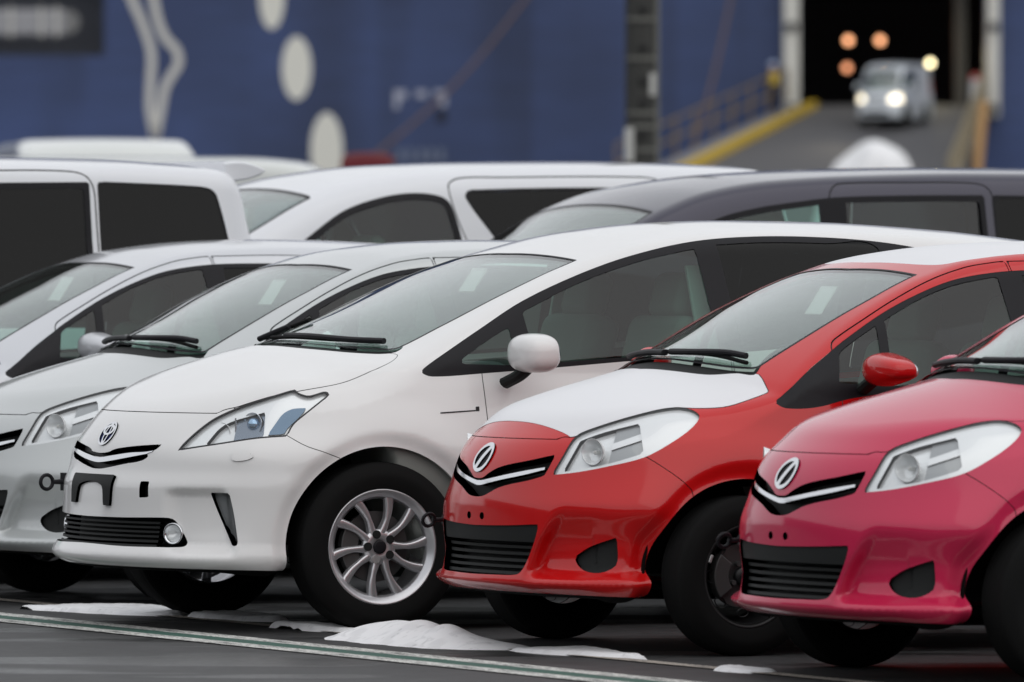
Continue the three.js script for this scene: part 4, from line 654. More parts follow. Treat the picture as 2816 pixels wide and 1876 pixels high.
// ---------- ground ----------
{
  const n = noise2(7), n8 = noise2(8, 8), n64 = noise2(9, 64), n3 = noise2(21, 5, 16), n3b = noise2(22, 14, 44);
  const asphalt = (base, amp) => dataTex(1024, (u, v) => { const a = n(u * 256, v * 256), b = n8(u * 8, v * 8), c = n64(u * 64, v * 64), w = sstep(0.55, 0.75, 0.65 * n3(u * 5, v * 16) + 0.35 * n3b(u * 14, v * 44)); const L = base + amp * (0.5 * (a - 0.5) + 0.35 * (b - 0.5) + 0.35 * (c - 0.5)) - 0.035 * w; return [L, L, L * 1.01]; }, true);
  const am = asphalt(0.205, 0.13), rm = dataTex(1024, (u, v) => { const w = sstep(0.5, 0.7, 0.65 * n3(u * 5, v * 16) + 0.35 * n3b(u * 14, v * 44)), g = n(u * 256, v * 256); const L = 0.66 - 0.3 * w + 0.12 * (g - 0.5); return [L, L, L]; });
  const g = new THREE.PlaneGeometry(520, 300).rotateX(-Math.PI / 2); const uv = g.attributes.uv; for (let i = 0; i < uv.count; i++) uv.setXY(i, uv.getX(i) * 520 / 6, uv.getY(i) * 300 / 6);
  const q = struct('ground', g, new THREE.MeshStandardMaterial({ map: am, roughnessMap: rm, roughness: 1, bumpMap: am, bumpScale: 0.004 })); const c = spot(104, 0); q.position.set(c[0], 0, c[2]); q.rotation.y = FACE;
  const s = struct('sea', new THREE.PlaneGeometry(1600, 700).rotateX(-Math.PI / 2), new THREE.MeshStandardMaterial({ color: lin(0.02, 0.03, 0.035), roughness: 0.15 })); const sc = spot(604, 0); s.position.set(sc[0], -2.2, sc[2]); s.rotation.y = FACE;
  // the row's painted lines: white, green between two whites, and a thin one nearer the wheels
  const worn = (r, gg, b, seed) => { const k = noise2(seed); return new THREE.MeshStandardMaterial({ roughness: 0.8, map: dataTex(512, (u, v) => { const w = sstep(0.62, 0.8, k(u * 120, v * 60)) * 0.6 + 0.25 * sstep(0.5, 0.7, k(u * 20 + 9, v * 9)), L = 1 - 0.25 * (k(u * 250, v * 250) - 0.5); return [(r * (1 - w) + 0.3 * w) * L, (gg * (1 - w) + 0.3 * w) * L, (b * (1 - w) + 0.3 * w) * L]; }, true) }); };
  const line = (name, x0, x1, m, y) => { const L = 60, gq = new THREE.PlaneGeometry(x1 - x0, L).rotateX(-Math.PI / 2), u = gq.attributes.uv; for (let i = 0; i < u.count; i++) u.setXY(i, u.getX(i) * (x1 - x0), u.getY(i) * L); const o = struct(name, gq, m); o.position.set((x0 + x1) / 2, y, 0); return o; };
  const wl = worn(0.80, 0.80, 0.78, 31), gl = worn(0.20, 0.36, 0.31, 32), tl = worn(0.66, 0.63, 0.59, 33), bs = worn(0.33, 0.315, 0.31, 34);
  line('painted_line', -0.77, -0.665, wl, 0.004); line('painted_line_001', -0.885, -0.77, gl, 0.004); line('painted_line_002', -0.995, -0.885, wl, 0.004); line('painted_line_003', -0.215, -0.135, tl, 0.004);
}
// ---------- the front row ----------
const palettes = {
  white: { paint: paint(lin(0.78, 0.775, 0.77)) }, red: { paint: paint(lin(0.56, 0.005, 0.006)) }, rose: { paint: paint(lin(0.56, 0.018, 0.075), 0.1, 0.45) }, silver: { paint: paint(lin(0.62, 0.63, 0.66), 0.35, 0.4) }, greySilver: { paint: paint(lin(0.55, 0.57, 0.57), 0.35, 0.4) }, vanWhite: { paint: paint(lin(0.74, 0.75, 0.78)) }, plum: { paint: paint(lin(0.040, 0.037, 0.060), 0.45, 0.4) }, busWhite: { paint: paint(lin(0.68, 0.7, 0.68)) }, truckRed: { paint: paint(lin(0.10, 0.008, 0.012), 0, 0.8, 0) }, rampVan: { paint: paint(lin(0.62, 0.66, 0.7), 0.3, 0.4) },
};
const put = (o, x, z, turn = 0) => { o.position.set(x, 0, z); o.rotation.y = turn; return o; };
const HG = 'hatchbacks parked side by side in the front row';
put(wagonKit.make('station_wagon', 'white wagon with silver alloy wheels and black plate bracket, beside the film-covered red hatchback', 'car', null, palettes.white), 0, -0.8875);
put(hatchKit.make('hatchback', 'bright red hatchback with white protective film on bonnet and roof', 'car', HG, palettes.red, 'film'), 0.35, 1.46);
put(hatchKit.make('hatchback_001', 'rose red hatchback without film, beside the film-covered red one', 'car', HG, palettes.rose), 0.33, 3.81);
put(hatchKit.make('hatchback_002', 'greenish silver hatchback parked right beside the white wagon', 'car', HG, palettes.greySilver), 0.30, -3.24);
put(hatchKit.make('hatchback_003', 'pale silver hatchback between the white van and another silver hatchback', 'car', HG, palettes.silver), 0.365, -5.59);
put(vanKit(tailVanSpec).make('minivan', 'white minivan with dark rear glass and a roof spoiler', 'van', null, palettes.vanWhite), -0.96, -7.55);
// ---------- the second row ----------
put(vanKit(bigVan).make('minivan_001', 'large white minivan with an arched front window and slanted white pillar', 'van', null, palettes.vanWhite), 2.75, -9.55);
put(vanKit(darkVanSpec).make('minivan_002', 'dark plum minivan with its sliding door window beside the large white minivan', 'van', null, palettes.plum), 3.75, -7.35);
// ---------- snow ----------
{
  const sm = new THREE.MeshPhysicalMaterial({ roughness: 0.9, map: (() => { const k = noise2(51); return dataTex(512, (u, v) => { const w = 0.94 - 0.05 * sstep(0.5, 0.9, k(u * 14, v * 14)) - 0.10 * k(u * 90, v * 90) * sstep(0.7, 0.95, k(u * 30, v * 30)); return [w, w, w * 1.005]; }, true); })() });
  const heap = (name, pts, h, seed, label, lump = 0.5, S = 1, run = 1.5, knobs = null) => {
    // pts: outline on the ground; height from the distance to the outline and from lumps
    const f = polySDF(outline(pts, 5)), k = noise2(seed), xs = pts.map(p => p[0]), zs = pts.map(p => p[1]), x0 = Math.min(...xs) - 0.02, x1 = Math.max(...xs) + 0.02, z0 = Math.min(...zs) - 0.02, z1 = Math.max(...zs) + 0.02, st = Math.max(0.008, (z1 - z0) / 150), nx = Math.ceil((x1 - x0) / st), nz = Math.ceil((z1 - z0) / st), P = [], I = [], U = [];
    for (let j = 0; j <= nz; j++) for (let i = 0; i <= nx; i++) { const x = x0 + i * st, z = z0 + j * st, dd = -f(x, z) + (0.035 * (k(x * 9 / S, z * 9 / S) - 0.5) + 0.008 * (k(x * 25 / S, z * 25 / S) - 0.5)) * S, t = clamp(dd / (h * run), 0, 1), y = dd <= 0 ? Math.max(-0.015, dd) : h * (S > 1 ? Math.sqrt(1 - (1 - t) * (1 - t)) : t * (2 - t)) * (1 - lump + lump * (0.9 * k(x * 3.4 / S + 3, z * 3.4 / S) + 0.1 * k(x * 9 / S, z * 9 / S)) * 1.6) + S * 0.003 * (k(x * 45 / S, z * 45 / S) - 0.5); let yy = y; if (knobs && dd > 0) { yy = 0.22 * y; for (const [kx, kz, kh, kr] of knobs) yy = Math.max(yy, 0) + kh * Math.exp(-((x - kx) ** 2 * 1.2 + (z - kz) ** 2) / (kr * kr)) * clamp(dd / 0.05, 0, 1); } P.push(x, Math.max(yy, -0.015), z); U.push(x * 1.5, z * 1.5); }
    for (let j = 0; j < nz; j++) for (let i = 0; i < nx; i++) { const a = j * (nx + 1) + i; I.push(a, a + nx + 1, a + 1, a + 1, a + nx + 1, a + nx + 2); }
    const g = new THREE.BufferGeometry(); g.setAttribute('position', new THREE.Float32BufferAttribute(P, 3)); g.setAttribute('uv', new THREE.Float32BufferAttribute(U, 2)); g.setIndex(I); g.computeVertexNormals();
    return tag(mesh(name, g, sm, scene), label, 'snow', 'snow left along the painted lines');
  };
  heap('snow_heap', [[-0.42, 0.30], [-0.46, 0.7], [-0.45, 1.1], [-0.33, 1.4], [-0.12, 1.45], [-0.02, 1.1], [-0.05, 0.6], [-0.2, 0.28]], 0.105, 61, 'largest white snow heap, by the front wheel of the white wagon', 0.5, 1, 1.5, [[-0.28, 0.52, 0.036, 0.13], [-0.26, 0.66, 0.034, 0.10], [-0.26, 0.84, 0.058, 0.13], [-0.28, 1.08, 0.054, 0.10], [-0.26, 1.22, 0.022, 0.12]]);
  heap('snow_heap_001', [[-0.42, -2.55], [-0.38, -2.1], [-0.28, -1.75], [-0.16, -1.6], [0.06, -1.8], [0.08, -2.2], [-0.12, -2.55]], 0.022, 62, 'thin crust of snow on the ground in front of the white wagon bumper');
  heap('snow_heap_002', [[-0.16, -1.5], [-0.12, -1.1], [0.02, -0.95], [0.12, -1.2], [0.05, -1.55]], 0.026, 63, 'small grey lump of snow under the nose of the white wagon');
  heap('snow_heap_003', [[-0.22, -0.55], [-0.22, -0.1], [-0.14, 0.1], [-0.08, -0.15], [-0.1, -0.5]], 0.022, 64, 'narrow strip of snow along the thin painted line before the largest heap');
  heap('snow_heap_004', [[-0.24, 1.5], [-0.2, 2.0], [-0.10, 2.35], [-0.03, 2.0], [-0.04, 1.55]], 0.02, 65, 'low trail of snow running out from the largest heap below the red bumper');
  heap('snow_heap_005', [[-0.24, 3.1], [-0.22, 3.3], [-0.14, 3.36], [-0.09, 3.2], [-0.15, 3.08]], 0.022, 66, 'tiny knob of snow by the tyre of the film-covered red hatchback');
  const big = heap('snow_heap_006', [[-1.2, -1.0], [-1.4, 0], [-1.0, 1.1], [0, 1.4], [1.1, 1.0], [1.3, 0], [0.9, -1.1], [0, -1.3]], 3.9, 67, 'tall snow pile near the foot of the ship ramp', 0.3, 5, 0.36); const c = spot(205, 8.6); big.position.set(c[0], 0, c[2]);
}
// ---------- the ship at the quay ----------
{
  const T = spot(262, (2050 - 1177) * 262 / 19800, 5.284), k = 262 / 19800;
  const ship = new THREE.Group(); ship.name = 'car_carrier_ship'; ship.position.set(...T); ship.rotation.y = FACE; scene.add(ship);
  tag(ship, 'dark blue car carrier ship with pale painted ovals and an open loading door', 'ship');
  const X = (px) => (px - 2050) * k, Y = (py) => (247 - py) * k;
  const n = noise2(71), hullMap = dataTex(1024, (u, v) => { const a = n(u * 110, v * 7), b = 0.6 * n(u * 17 + 5, v * 6) + 0.4 * n(u * 40 + 9, v * 14), c = n(u * 200, v * 200), s = sstep(0.68, 0.85, n(u * 250, v * 3)); const L = 1 + 0.22 * (a - 0.5) + 0.42 * (b - 0.5) + 0.08 * (c - 0.5) - 0.12 * s; return [0.222 * L, 0.286 * L, 0.452 * L]; }, true);
  hullMap.repeat.set(1 / 180, 1 / 40); hullMap.offset.set(0.55, 0.25);
  const hullM = new THREE.MeshStandardMaterial({ map: hullMap, roughness: 0.55, side: THREE.DoubleSide });
  const s = new THREE.Shape(); s.moveTo(-95, -7.6); s.lineTo(70, -7.6); s.lineTo(74, 24); s.lineTo(-95, 24); s.closePath();
  const hole = (x0, y0, x1, y1) => { const h = new THREE.Path(); h.moveTo(x0, y0); h.lineTo(x1, y0); h.lineTo(x1, y1); h.lineTo(x0, y1); h.closePath(); s.holes.push(h); };
  hole(X(1838), -0.3, X(2266), 9); hole(-31, Y(128), X(240), Y(-90));
  mesh('hull', new THREE.ExtrudeGeometry(s, { depth: 0.6, bevelEnabled: false }).translate(0, 0, -0.6), hullM, ship);
  mesh('hull_end', new THREE.BoxGeometry(0.6, 31, 24).translate(-94.7, 8.2, -12.8), hullM, ship); mesh('upper_deck', new THREE.BoxGeometry(166, 0.5, 25).translate(-11, 24.25, -12), hullM, ship);
  const holdM = std(lin(0.16, 0.17, 0.2), 0.8), deckM = std(lin(0.16, 0.16, 0.165), 0.75), pale = std(lin(0.66, 0.65, 0.60), 0.6), ribM = std(lin(0.06, 0.062, 0.075), 0.7);
  // cargo hold behind the loading door
  const hold = new THREE.Group(); hold.name = 'cargo_hold'; ship.add(hold);
  const bx = (name, w, h, d, x, y, z, m, p = hold) => mesh(name, new THREE.BoxGeometry(w, h, d).translate(x, y, z), m, p);
  bx('deck', 26, 0.3, 44, 0, -0.20, -22.7, deckM); bx('hold_ceiling', 26, 0.3, 44, 0, 9.3, -22.7, holdM); bx('hold_wall', 0.3, 9.3, 44, -13.2, 4.6, -22.7, holdM); bx('hold_wall', 0.3, 9.3, 44, 13.2, 4.6, -22.7, holdM); bx('hold_bulkhead', 26, 9.3, 0.3, 0, 4.6, -44.8, holdM);
  for (let i = 0; i < 5; i++) bx('hold_pillar', 0.35, 9, 0.35, 2.4 + i * 0.35, 4.5, -6 - i * 7, ribM);
  for (let i = 0; i < 4; i++) bx('ceiling_beam', 25.8, 0.4, 0.3, 0, 8.9, -5 - i * 9, ribM);
  // port recess on the far left, with a pale gangway folded in it
  const port = new THREE.Group(); port.name = 'side_port'; ship.add(port);
  bx('port_back', 9, 6, 0.3, -27.6, Y(20), -3.2, holdM, port); bx('port_floor', 9, 0.2, 3, -27.6, Y(128) - 0.1, -1.8, holdM, port); bx('port_side', 0.2, 6, 3, X(240) + 0.1, Y(20), -1.8, holdM, port); bx('port_roof', 9, 0.2, 3, -27.6, Y(-90) + 0.1, -1.8, holdM, port);
  mesh('gangway', box(7, 0.82, 0.9, 0.12, 3).translate(X(150) - 3.5, Y(52), -0.6), std(lin(0.34, 0.34, 0.36), 0.6), port); mesh('gangway_end', placed(new THREE.CylinderGeometry(0.36, 0.36, 0.5, 24), X(155), Y(50), -0.5, Math.PI / 2), std(lin(0.2, 0.2, 0.2), 0.6), port);
  for (const q of [25, 95, 130]) mesh('gangway_post', box(0.08, 0.95, 0.08, 0.02).translate(X(q), Y(50), -0.12), pale, port);
  // painted design: two wavering strands and a chain of ovals
  const markM = std(lin(0.62, 0.61, 0.58), 0.7), ovalM = std(lin(0.78, 0.77, 0.70), 0.7);
  const ribbon = (pts, w) => { const c = new THREE.CatmullRomCurve3(pts.map(([x, y]) => new THREE.Vector3(X(x), Y(y), 0))), m = 60, q = c.getPoints(m), L = [], R = []; q.forEach((p, i) => { const a = q[Math.max(0, i - 1)], b = q[Math.min(m, i + 1)], t = b.clone().sub(a).normalize(); L.push([p.x - t.y * w, p.y + t.x * w]); R.unshift([p.x + t.y * w, p.y - t.x * w]); }); const sh = new THREE.Shape(); [...L, ...R].forEach((v, i) => i ? sh.lineTo(...v) : sh.moveTo(...v)); return new THREE.ExtrudeGeometry(sh, { depth: 0.02, bevelEnabled: false }).translate(0, 0, 0.005); };
  mesh('painted_strand', ribbon([[250, -140], [300, -10], [330, 60], [348, 120], [346, 190], [345, 250], [358, 318]], 0.13), markM, ship);
  mesh('painted_strand', ribbon([[335, -140], [352, -10], [366, 55], [384, 92], [404, 112], [411, 145], [395, 172], [380, 200], [370, 250], [358, 318]], 0.13), markM, ship);
  for (const [x, y, a, b] of [[560, -180, 30, 70], [625, -6, 29, 73], [682, 157, 34, 73], [751, 345, 37, 86]]) { const e = new THREE.Shape(); e.absellipse(X(x), Y(y), a * k, b * k, 0, 2 * Math.PI, false, 0); mesh('painted_oval', new THREE.ExtrudeGeometry(e, { depth: 0.02, bevelEnabled: false, curveSegments: 40 }).translate(0, 0, 0.005), ovalM, ship); }
  const dim = std(lin(0.40, 0.42, 0.52), 0.7), dimmer = std(lin(0.14, 0.17, 0.25), 0.7), darkm = std(lin(0.01, 0.014, 0.035), 0.7);
  const mk = (x0, y0, x1, y1, m) => mesh('painted_mark', new THREE.BoxGeometry((x1 - x0) * k, (y1 - y0) * k, 0.02).translate(X((x0 + x1) / 2), Y((y0 + y1) / 2), 0.016), m, ship);
  mk(906, 208, 918, 250, dim); mk(918, 208, 934, 226, dim); mk(957, 208, 980, 224, dim); mk(998, 208, 1026, 220, dim); mk(1012, 220, 1026, 244, dim); mk(1003, 252, 1026, 282, darkm);
  for (const x of [912, 936, 962, 984, 1008]) mk(x, 342, x + 14, 372, dimmer);
  // door posts with their fittings
  for (const [a, b] of [[1800, 1836], [2267, 2296]]) { const p = mesh('door_post', box((b - a) * k, 11, 0.5, 0.04).translate(X((a + b) / 2), 5.2, 0.3), pale, ship); for (const y of [-140, 62, 250]) mesh('post_clamp', box((b - a) * k * 0.7, 0.28, 0.15, 0.03).translate(X((a + b) / 2), Y(y), 0.6), std(lin(0.08, 0.08, 0.08), 0.7), p); }
  const lampG = new THREE.SphereGeometry(0.11, 20, 12);
  const lamp = (px, py, z, col, I, r) => { const sc = (262 - z) / 262, m = mesh('hold_lamp', lampG.clone().scale(r, r, r), new THREE.MeshStandardMaterial({ color: 0x222222, emissive: col, emissiveIntensity: I }), ship), L = new THREE.PointLight(col, I * 1.6); m.position.set(((px - 1177) * (262 - z) - (2050 - 1177) * 262) / 19800, ((530 - py) * (262 - z) - (530 - 247) * 262) / 19800, z); L.position.set(0, 0, 0.3 * r); L.castShadow = true; L.shadow.radius = 5; m.add(L); };
  lamp(1950, 93, -16, lin(1, 0.45, 0.22), 3.2, 1.1); lamp(2023, 93, -16, lin(1, 0.45, 0.22), 3.2, 1.1); lamp(1947, 156, -22, lin(1, 0.40, 0.2), 2.2, 1.1); lamp(2138, 145, -4, lin(1, 0.86, 0.5), 6, 0.9);
  // ---------- ramp from the door down to the quay ----------
  const ramp = new THREE.Group(); ramp.name = 'loading_ramp'; ramp.position.copy(ship.position); ramp.rotation.y = FACE; scene.add(ramp); tag(ramp, 'grey loading ramp with yellow kerb stripe rising to the ship door', 'ramp');
  const drop = 5.1, len = 36, at = (t, e) => { const xl = X(1866) - 10.5 * t, xr = X(2250) - 4.1 * t, w = xr - xl; return [xl + w * e, -drop * t, len * t]; };
  const strip = (e0, e1, t0, t1, y0, h) => { const P = [], I = [], m = 24; for (let i = 0; i <= m; i++) { const t = t0 + (t1 - t0) * i / m; for (const [e, y] of [[e0, y0], [e0, y0 + h], [e1, y0 + h], [e1, y0]]) { const a = at(t, e); P.push(a[0], a[1] + y, a[2]); } } for (let i = 0; i < m; i++) for (let q = 0; q < 4; q++) { const a = i * 4 + q, b = i * 4 + (q + 1) % 4; I.push(a, a + 4, b, b, a + 4, b + 4); } const g = new THREE.BufferGeometry(); g.setAttribute('position', new THREE.Float32BufferAttribute(P, 3)); g.setIndex(I); const q = g.toNonIndexed(); q.computeVertexNormals(); return q; };
  mesh('ramp_deck', strip(-0.12, 1.06, -0.02, 1, -0.35, 0.33), std(lin(0.105, 0.105, 0.11), 0.8), ramp); mesh('yellow_kerb', strip(-0.01, 0.035, 0, 1, -0.02, 0.22), std(lin(0.55, 0.37, 0.03), 0.6), ramp); mesh('walkway', strip(-0.12, -0.012, 0.0, 1, -0.02, 0.1), std(lin(0.24, 0.24, 0.25), 0.8), ramp);
  const railM = std(lin(0.20, 0.145, 0.075), 0.7), railM2 = std(lin(0.30, 0.25, 0.16), 0.7);
  const tube = (name, a, b, r, m, p) => { const v = new THREE.Vector3(...b).sub(new THREE.Vector3(...a)), o = mesh(name, new THREE.CylinderGeometry(r, r, v.length(), 8), m, p); o.position.set((a[0] + b[0]) / 2, (a[1] + b[1]) / 2, (a[2] + b[2]) / 2); o.quaternion.setFromUnitVectors(new THREE.Vector3(0, 1, 0), v.normalize()); return o; };
  const up = (p, h) => [p[0], p[1] + h, p[2]];
  const rail = (label, name, e, t0, t1, nP, m, h, rails, extra) => { const g = new THREE.Group(); g.name = name; g.position.copy(ramp.position); g.rotation.y = FACE; scene.add(g); tag(g, label, 'railing'); for (let i = 0; i <= nP; i++) { const t = t0 + (t1 - t0) * i / nP, a = at(t, e); tube('rail_post', a, up(a, h), 0.04, m, g); } for (const q of rails) tube('rail', up(at(t0, e), h * q), up(at(t1, e), h * q), 0.035, m, g); if (extra) extra(g); };
  rail('brown yellow railing climbing along the walkway beside the yellow kerb', 'ramp_railing', -0.11, 0.02, 0.5, 9, railM, 1.25, [1, 0.55]);
  rail('pale yellow railing with panels on the open side of the ramp', 'ramp_railing_001', 1.05, 0.0, 0.6, 12, railM2, 1.3, [1, 0.66, 0.33], (g) => { for (let i = 0; i < 12; i++) { const a = at(i * 0.05 + 0.006, 1.05), b = at(i * 0.05 + 0.044, 1.05), v = [b[0] - a[0], b[2] - a[2]], L = Math.hypot(...v), o = mesh('rail_panel', new THREE.BoxGeometry(L, 0.36, 0.03), i % 3 === 2 ? std(lin(0.42, 0.39, 0.34), 0.7) : railM2, g); o.position.set((a[0] + b[0]) / 2, (a[1] + b[1]) / 2 + 0.22, (a[2] + b[2]) / 2); o.rotation.y = -Math.atan2(v[1], v[0]); } });
  { const c = new THREE.CatmullRomCurve3([[0.24, 2.6], [0.31, 1.9], [0.38, 1.0], [0.43, -0.1]].map(([t, y]) => new THREE.Vector3(at(t, 1.10)[0], at(t, 1.10)[1] + y - 1.4, at(t, 1.10)[2]))); mesh('orange_edge_plate', new THREE.TubeGeometry(c, 24, 0.14, 10), std(lin(0.42, 0.24, 0.09), 0.7), ramp); }
  { const p = new THREE.Group(); p.name = 'marker_post'; const q = at(0.02, 1.0); ship.updateMatrixWorld(); p.position.set(X(2238), 0, 0.9).applyMatrix4(ship.matrixWorld); scene.add(p); tag(p, 'white marker post with red cap beside the ship door', 'post'); mesh('post', new THREE.CylinderGeometry(0.15, 0.17, 0.85, 16).translate(0, 0.43, 0), std(lin(0.6, 0.6, 0.6), 0.6), p); mesh('cap', new THREE.SphereGeometry(0.17, 16, 8, 0, 7, 0, 1.6).translate(0, 0.85, 0), std(lin(0.4, 0.05, 0.04), 0.5), p); }
  // mooring ropes
  const rope = (label, name, a, b) => { const o = new THREE.Mesh(new THREE.TubeGeometry(new THREE.CatmullRomCurve3([a, [(a[0] + b[0]) / 2, (a[1] + b[1]) / 2 - 0.6, (a[2] + b[2]) / 2], b].map(v => new THREE.Vector3(...v))), 40, 0.055, 8), std(lin(0.13, 0.09, 0.085), 0.9)); o.name = name; o.position.copy(ship.position); o.rotation.y = FACE; o.castShadow = true; scene.add(o); tag(o, label, 'rope', 'mooring ropes'); };
  rope('long brown mooring rope slanting down the hull beside the painted ovals', 'mooring_rope', [X(1300), Y(-120), 0.1], [X(800), Y(420), 7]); rope('steep brown mooring rope beside the utility pole', 'mooring_rope_001', [X(1712), Y(-160), 0.1], [X(1560), Y(420), 6]);
  // ---------- worker by the door ----------
  const per = new THREE.Group(); per.name = 'person'; per.position.set(X(1772), -0.45, 2.2).applyMatrix4(ship.matrixWorld); per.rotation.y = FACE - 1.2; scene.add(per); tag(per, 'worker in yellow vest, navy trousers and pale blue helmet standing by the ramp', 'person');
  const cap = (ax, ay, az, bx_, by, bz, r0, r1) => (x, y, z) => { const vx = bx_ - ax, vy = by - ay, vz = bz - az, px = x - ax, py = y - ay, pz = z - az, t = clamp((px * vx + py * vy + pz * vz) / (vx * vx + vy * vy + vz * vz), 0, 1); return Math.hypot(px - vx * t, py - vy * t, pz - vz * t) - (r0 + (r1 - r0) * t); };
  const bones = [cap(0, 0.93, 0.08, 0.0, 0.52, 0.11, 0.095, 0.065), cap(0, 0.52, 0.11, 0.03, 0.09, 0.12, 0.062, 0.042), cap(0.03, 0.06, 0.12, -0.13, 0.04, 0.13, 0.045, 0.038), cap(0, 0.95, 0, 0, 1.15, 0, 0.14, 0.125), cap(0, 1.15, 0, 0, 1.36, 0.03, 0.13, 0.12), cap(0, 1.4, 0.08, 0, 1.4, 0.17, 0.075, 0.06), cap(0, 1.4, 0.18, -0.03, 1.12, 0.23, 0.052, 0.04), cap(-0.03, 1.12, 0.23, -0.22, 1.02, 0.17, 0.04, 0.03), cap(-0.22, 1.02, 0.17, -0.3, 1.0, 0.15, 0.035, 0.022), cap(0, 1.45, 0, 0, 1.55, 0, 0.055, 0.052), cap(-0.01, 1.6, 0, -0.01, 1.68, 0, 0.085, 0.095)];
  const body = (x, y, z) => { let d = 9; const a = Math.abs(z); for (const b of bones) { const v = b(x, y, a); const h = clamp(0.5 + 0.5 * (d - v) / 0.05, 0, 1); d = d * (1 - h) + v * h - 0.05 * h * (1 - h); } return d; };
  const bodyM = skin(body, [-0.45, 0.3], [-0.05, 1.9], 0.4, 0.024), [legs, rest] = cut(bodyM, (x, y) => y - 0.98);
  const pb = mesh('body', geo(bodyM), std(lin(0.35, 0.22, 0.16), 0.7), per);
  mesh('trousers', geo(moved(cut(legs, (x, y) => 0.1 - y)[0], 0.006)), std(lin(0.012, 0.016, 0.04), 0.9), per); mesh('shoes', geo(moved(cut(legs, (x, y) => y - 0.11)[0], 0.009)), std(lin(0.01, 0.01, 0.01), 0.7), per);
  const torso = cut(rest, (x, y) => y - 1.44)[0]; const [slv, tor] = cut(torso, (x, y, z) => 0.155 - Math.abs(z)); const [hand, arm] = cut(slv, (x) => x + 0.2); mesh('jacket_sleeves', geo(moved(arm, 0.008)), std(lin(0.015, 0.02, 0.05), 0.9), per); const [vestT, vestB] = cut(tor, (x, y) => 1.12 - y); mesh('safety_vest', geo(moved(vestT, 0.014)), std(lin(0.6, 0.42, 0.03), 0.8), per); mesh('jacket', geo(moved(vestB, 0.012)), std(lin(0.015, 0.02, 0.05), 0.9), per);
  mesh('helmet', merge(new THREE.SphereGeometry(0.125, 20, 10, 0, 2 * Math.PI, 0, 1.65).translate(0, 1.68, 0), placed(new THREE.CylinderGeometry(0.15, 0.155, 0.012, 24), -0.03, 1.675, 0)), std(lin(0.42, 0.5, 0.68), 0.4), per);
}
// ---------- van coming down the ramp ----------
MAT.glassVan = MAT.glass;
const rv = vanKit(lowVan(1.9, 3.4, 0.74, { lit: true })).make('small_van', 'silver white small van with lit headlights on the ship ramp', 'van', null, palettes.rampVan);
{ const p = spot(257, (2032 - 1177) * 257 / 19800); rv.position.set(p[0], 4.66, p[2]); rv.rotation.y = FACE + Math.PI / 2 - 0.38; rv.rotation.order = 'YXZ';
  for (const s of [1, -1]) { const L = new THREE.SpotLight(lin(1, 0.88, 0.66), 12, 0, 0.5, 0.6); L.position.set(-0.82, 0.85, s * 0.55); L.target.position.set(-10, 0, s * 0.8); L.castShadow = true; rv.add(L); rv.add(L.target); } }
// ---------- vehicles far behind the rows, and the pole ----------
{ const b = vanKit(lowVan(2.46, 6.2, 1.06, { kTS: 0.14, flat: 0.03 })).make('minibus', 'cream white minibus roof behind the white minivan', 'bus', null, palettes.busWhite), p = spot(85, (252 - 1177) * 85 / 19800); b.position.set(p[0], 0, p[2]); b.rotation.y = FACE + Math.PI / 2 + 0.12;
  const h = vanKit(lowVan(2.18, 4.7, 0.85)).make('high_roof_van', 'white high roof van side-on behind the large minivan', 'van', null, palettes.busWhite), q = spot(75, (770 - 1177) * 75 / 19800); h.position.set(q[0], 0, q[2]); h.rotation.y = FACE + Math.PI;
  const t = vanKit(lowVan(2.55, 4.6, 0.85, { kTS: 0.08 })).make('red_box_van', 'dark red box van far behind the large white minivan', 'van', null, palettes.truckRed), r = spot(110, (842 - 1177) * 110 / 19800); t.position.set(r[0], 0, r[2]); t.rotation.y = FACE + Math.PI / 2; t.scale.z = 0.5; }
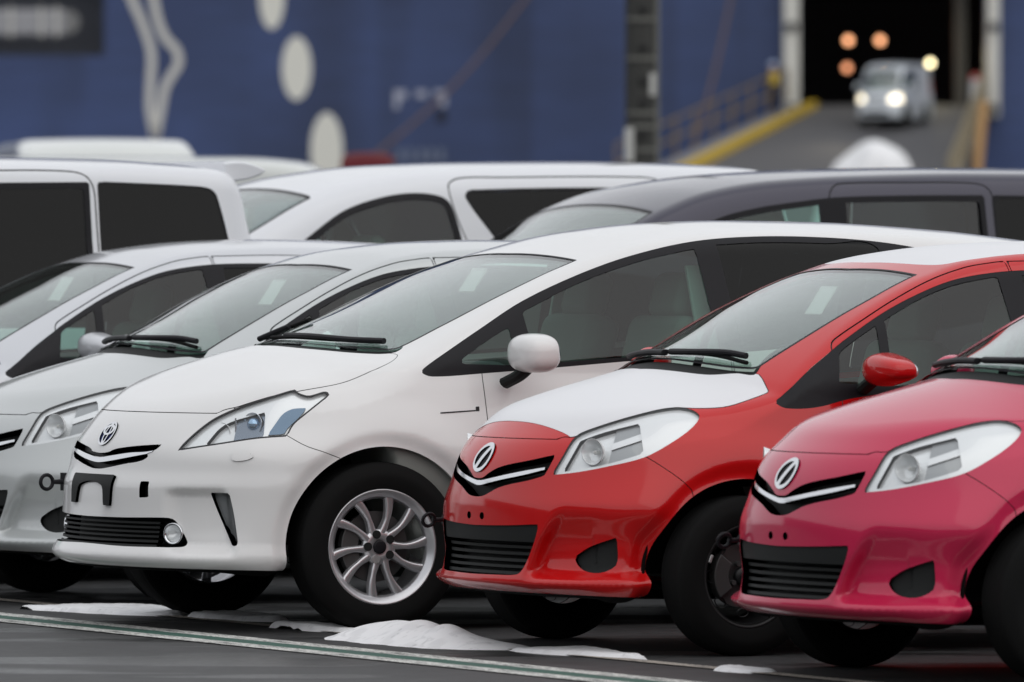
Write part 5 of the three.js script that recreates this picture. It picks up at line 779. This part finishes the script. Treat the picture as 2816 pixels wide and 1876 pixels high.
{
  const g = new THREE.Group(); g.name = 'utility_pole'; const p = spot(92, (1474 - 1177) * 92 / 19800); g.position.set(...p); g.rotation.y = FACE; scene.add(g); tag(g, 'dark concrete utility pole with clamps, conduit and pale plates', 'pole');
  const k = 92 / 19800, Y = (py) => 1.54 + (530 - py) * k, cm = std(lin(0.045, 0.045, 0.042), 0.85), gm = std(lin(0.16, 0.16, 0.145), 0.7), wm = std(lin(0.5, 0.5, 0.48), 0.6);
  mesh('shaft', new THREE.CylinderGeometry(0.115, 0.16, 11, 32).translate(0, 5.5, 0), cm, g); mesh('conduit', new THREE.CylinderGeometry(0.028, 0.028, 9, 16).translate(0.165, 4.5, 0.02), gm, g); mesh('conduit', new THREE.CylinderGeometry(0.02, 0.02, 9, 16).translate(-0.15, 4.5, 0.04), cm, g);
  for (const y of [-60, 45, 135, 260, 292, 345]) mesh('clamp_band', new THREE.CylinderGeometry(0.165, 0.165, 0.035, 32).translate(0, Y(y), 0), gm, g);
  for (const y of [20, 110, 185, 235, 310]) mesh('step_bolt', box(0.10, 0.09, 0.05, 0.02).translate(0.02, Y(y), 0.15), std(lin(0.02, 0.02, 0.02), 0.8), g);
  mesh('number_plate', box(0.07, 0.24, 0.02, 0.006).translate(0.12, Y(195), 0.14), wm, g); mesh('meter_box', box(0.10, 0.36, 0.08, 0.01).translate(-0.13, Y(334), 0.14), wm, g);
}
// ---------- terminal sheds behind the photographer and across the apron, seen only as what the paint mirrors ----------
{
  const wall = std(lin(0.10, 0.105, 0.11), 0.8), roofM = std(lin(0.12, 0.12, 0.125), 0.7), doorM = std(lin(0.05, 0.055, 0.06), 0.6);
  const shed = (name, label, x, z, turn, L, D, H, n) => {
    const g = new THREE.Group(); g.name = name; g.position.set(x, 0, z); g.rotation.y = turn; scene.add(g); tag(g, label, 'shed');
    mesh('wall', new THREE.BoxGeometry(L, H, D).translate(0, H / 2, -D / 2), wall, g);
    const s = new THREE.Shape(); s.moveTo(-D / 2 - 0.6, 0); s.lineTo(0, 2.6); s.lineTo(D / 2 + 0.6, 0); s.closePath(); mesh('roof', new THREE.ExtrudeGeometry(s, { depth: L + 1, bevelEnabled: false }).translate(0, 0, -(L + 1) / 2).rotateY(Math.PI / 2).translate(0, H + 0.02, -D / 2), roofM, g);
    for (let i = 0; i < n; i++) mesh('roller_door', new THREE.BoxGeometry(6, 5.5, 0.16).translate(-L / 2 + (i + 0.5) * L / n, 2.75, 0.02), doorM, g);
  };
  shed('terminal_shed', 'long dark grey terminal shed behind the photographer', 10, 62, Math.PI, 170, 30, 13, 10);
  shed('terminal_shed_001', 'dark grey terminal shed across the apron from the car bonnets', -62, -20, Math.PI / 2, 150, 26, 12, 8);
}
renderer.render(scene, camera);
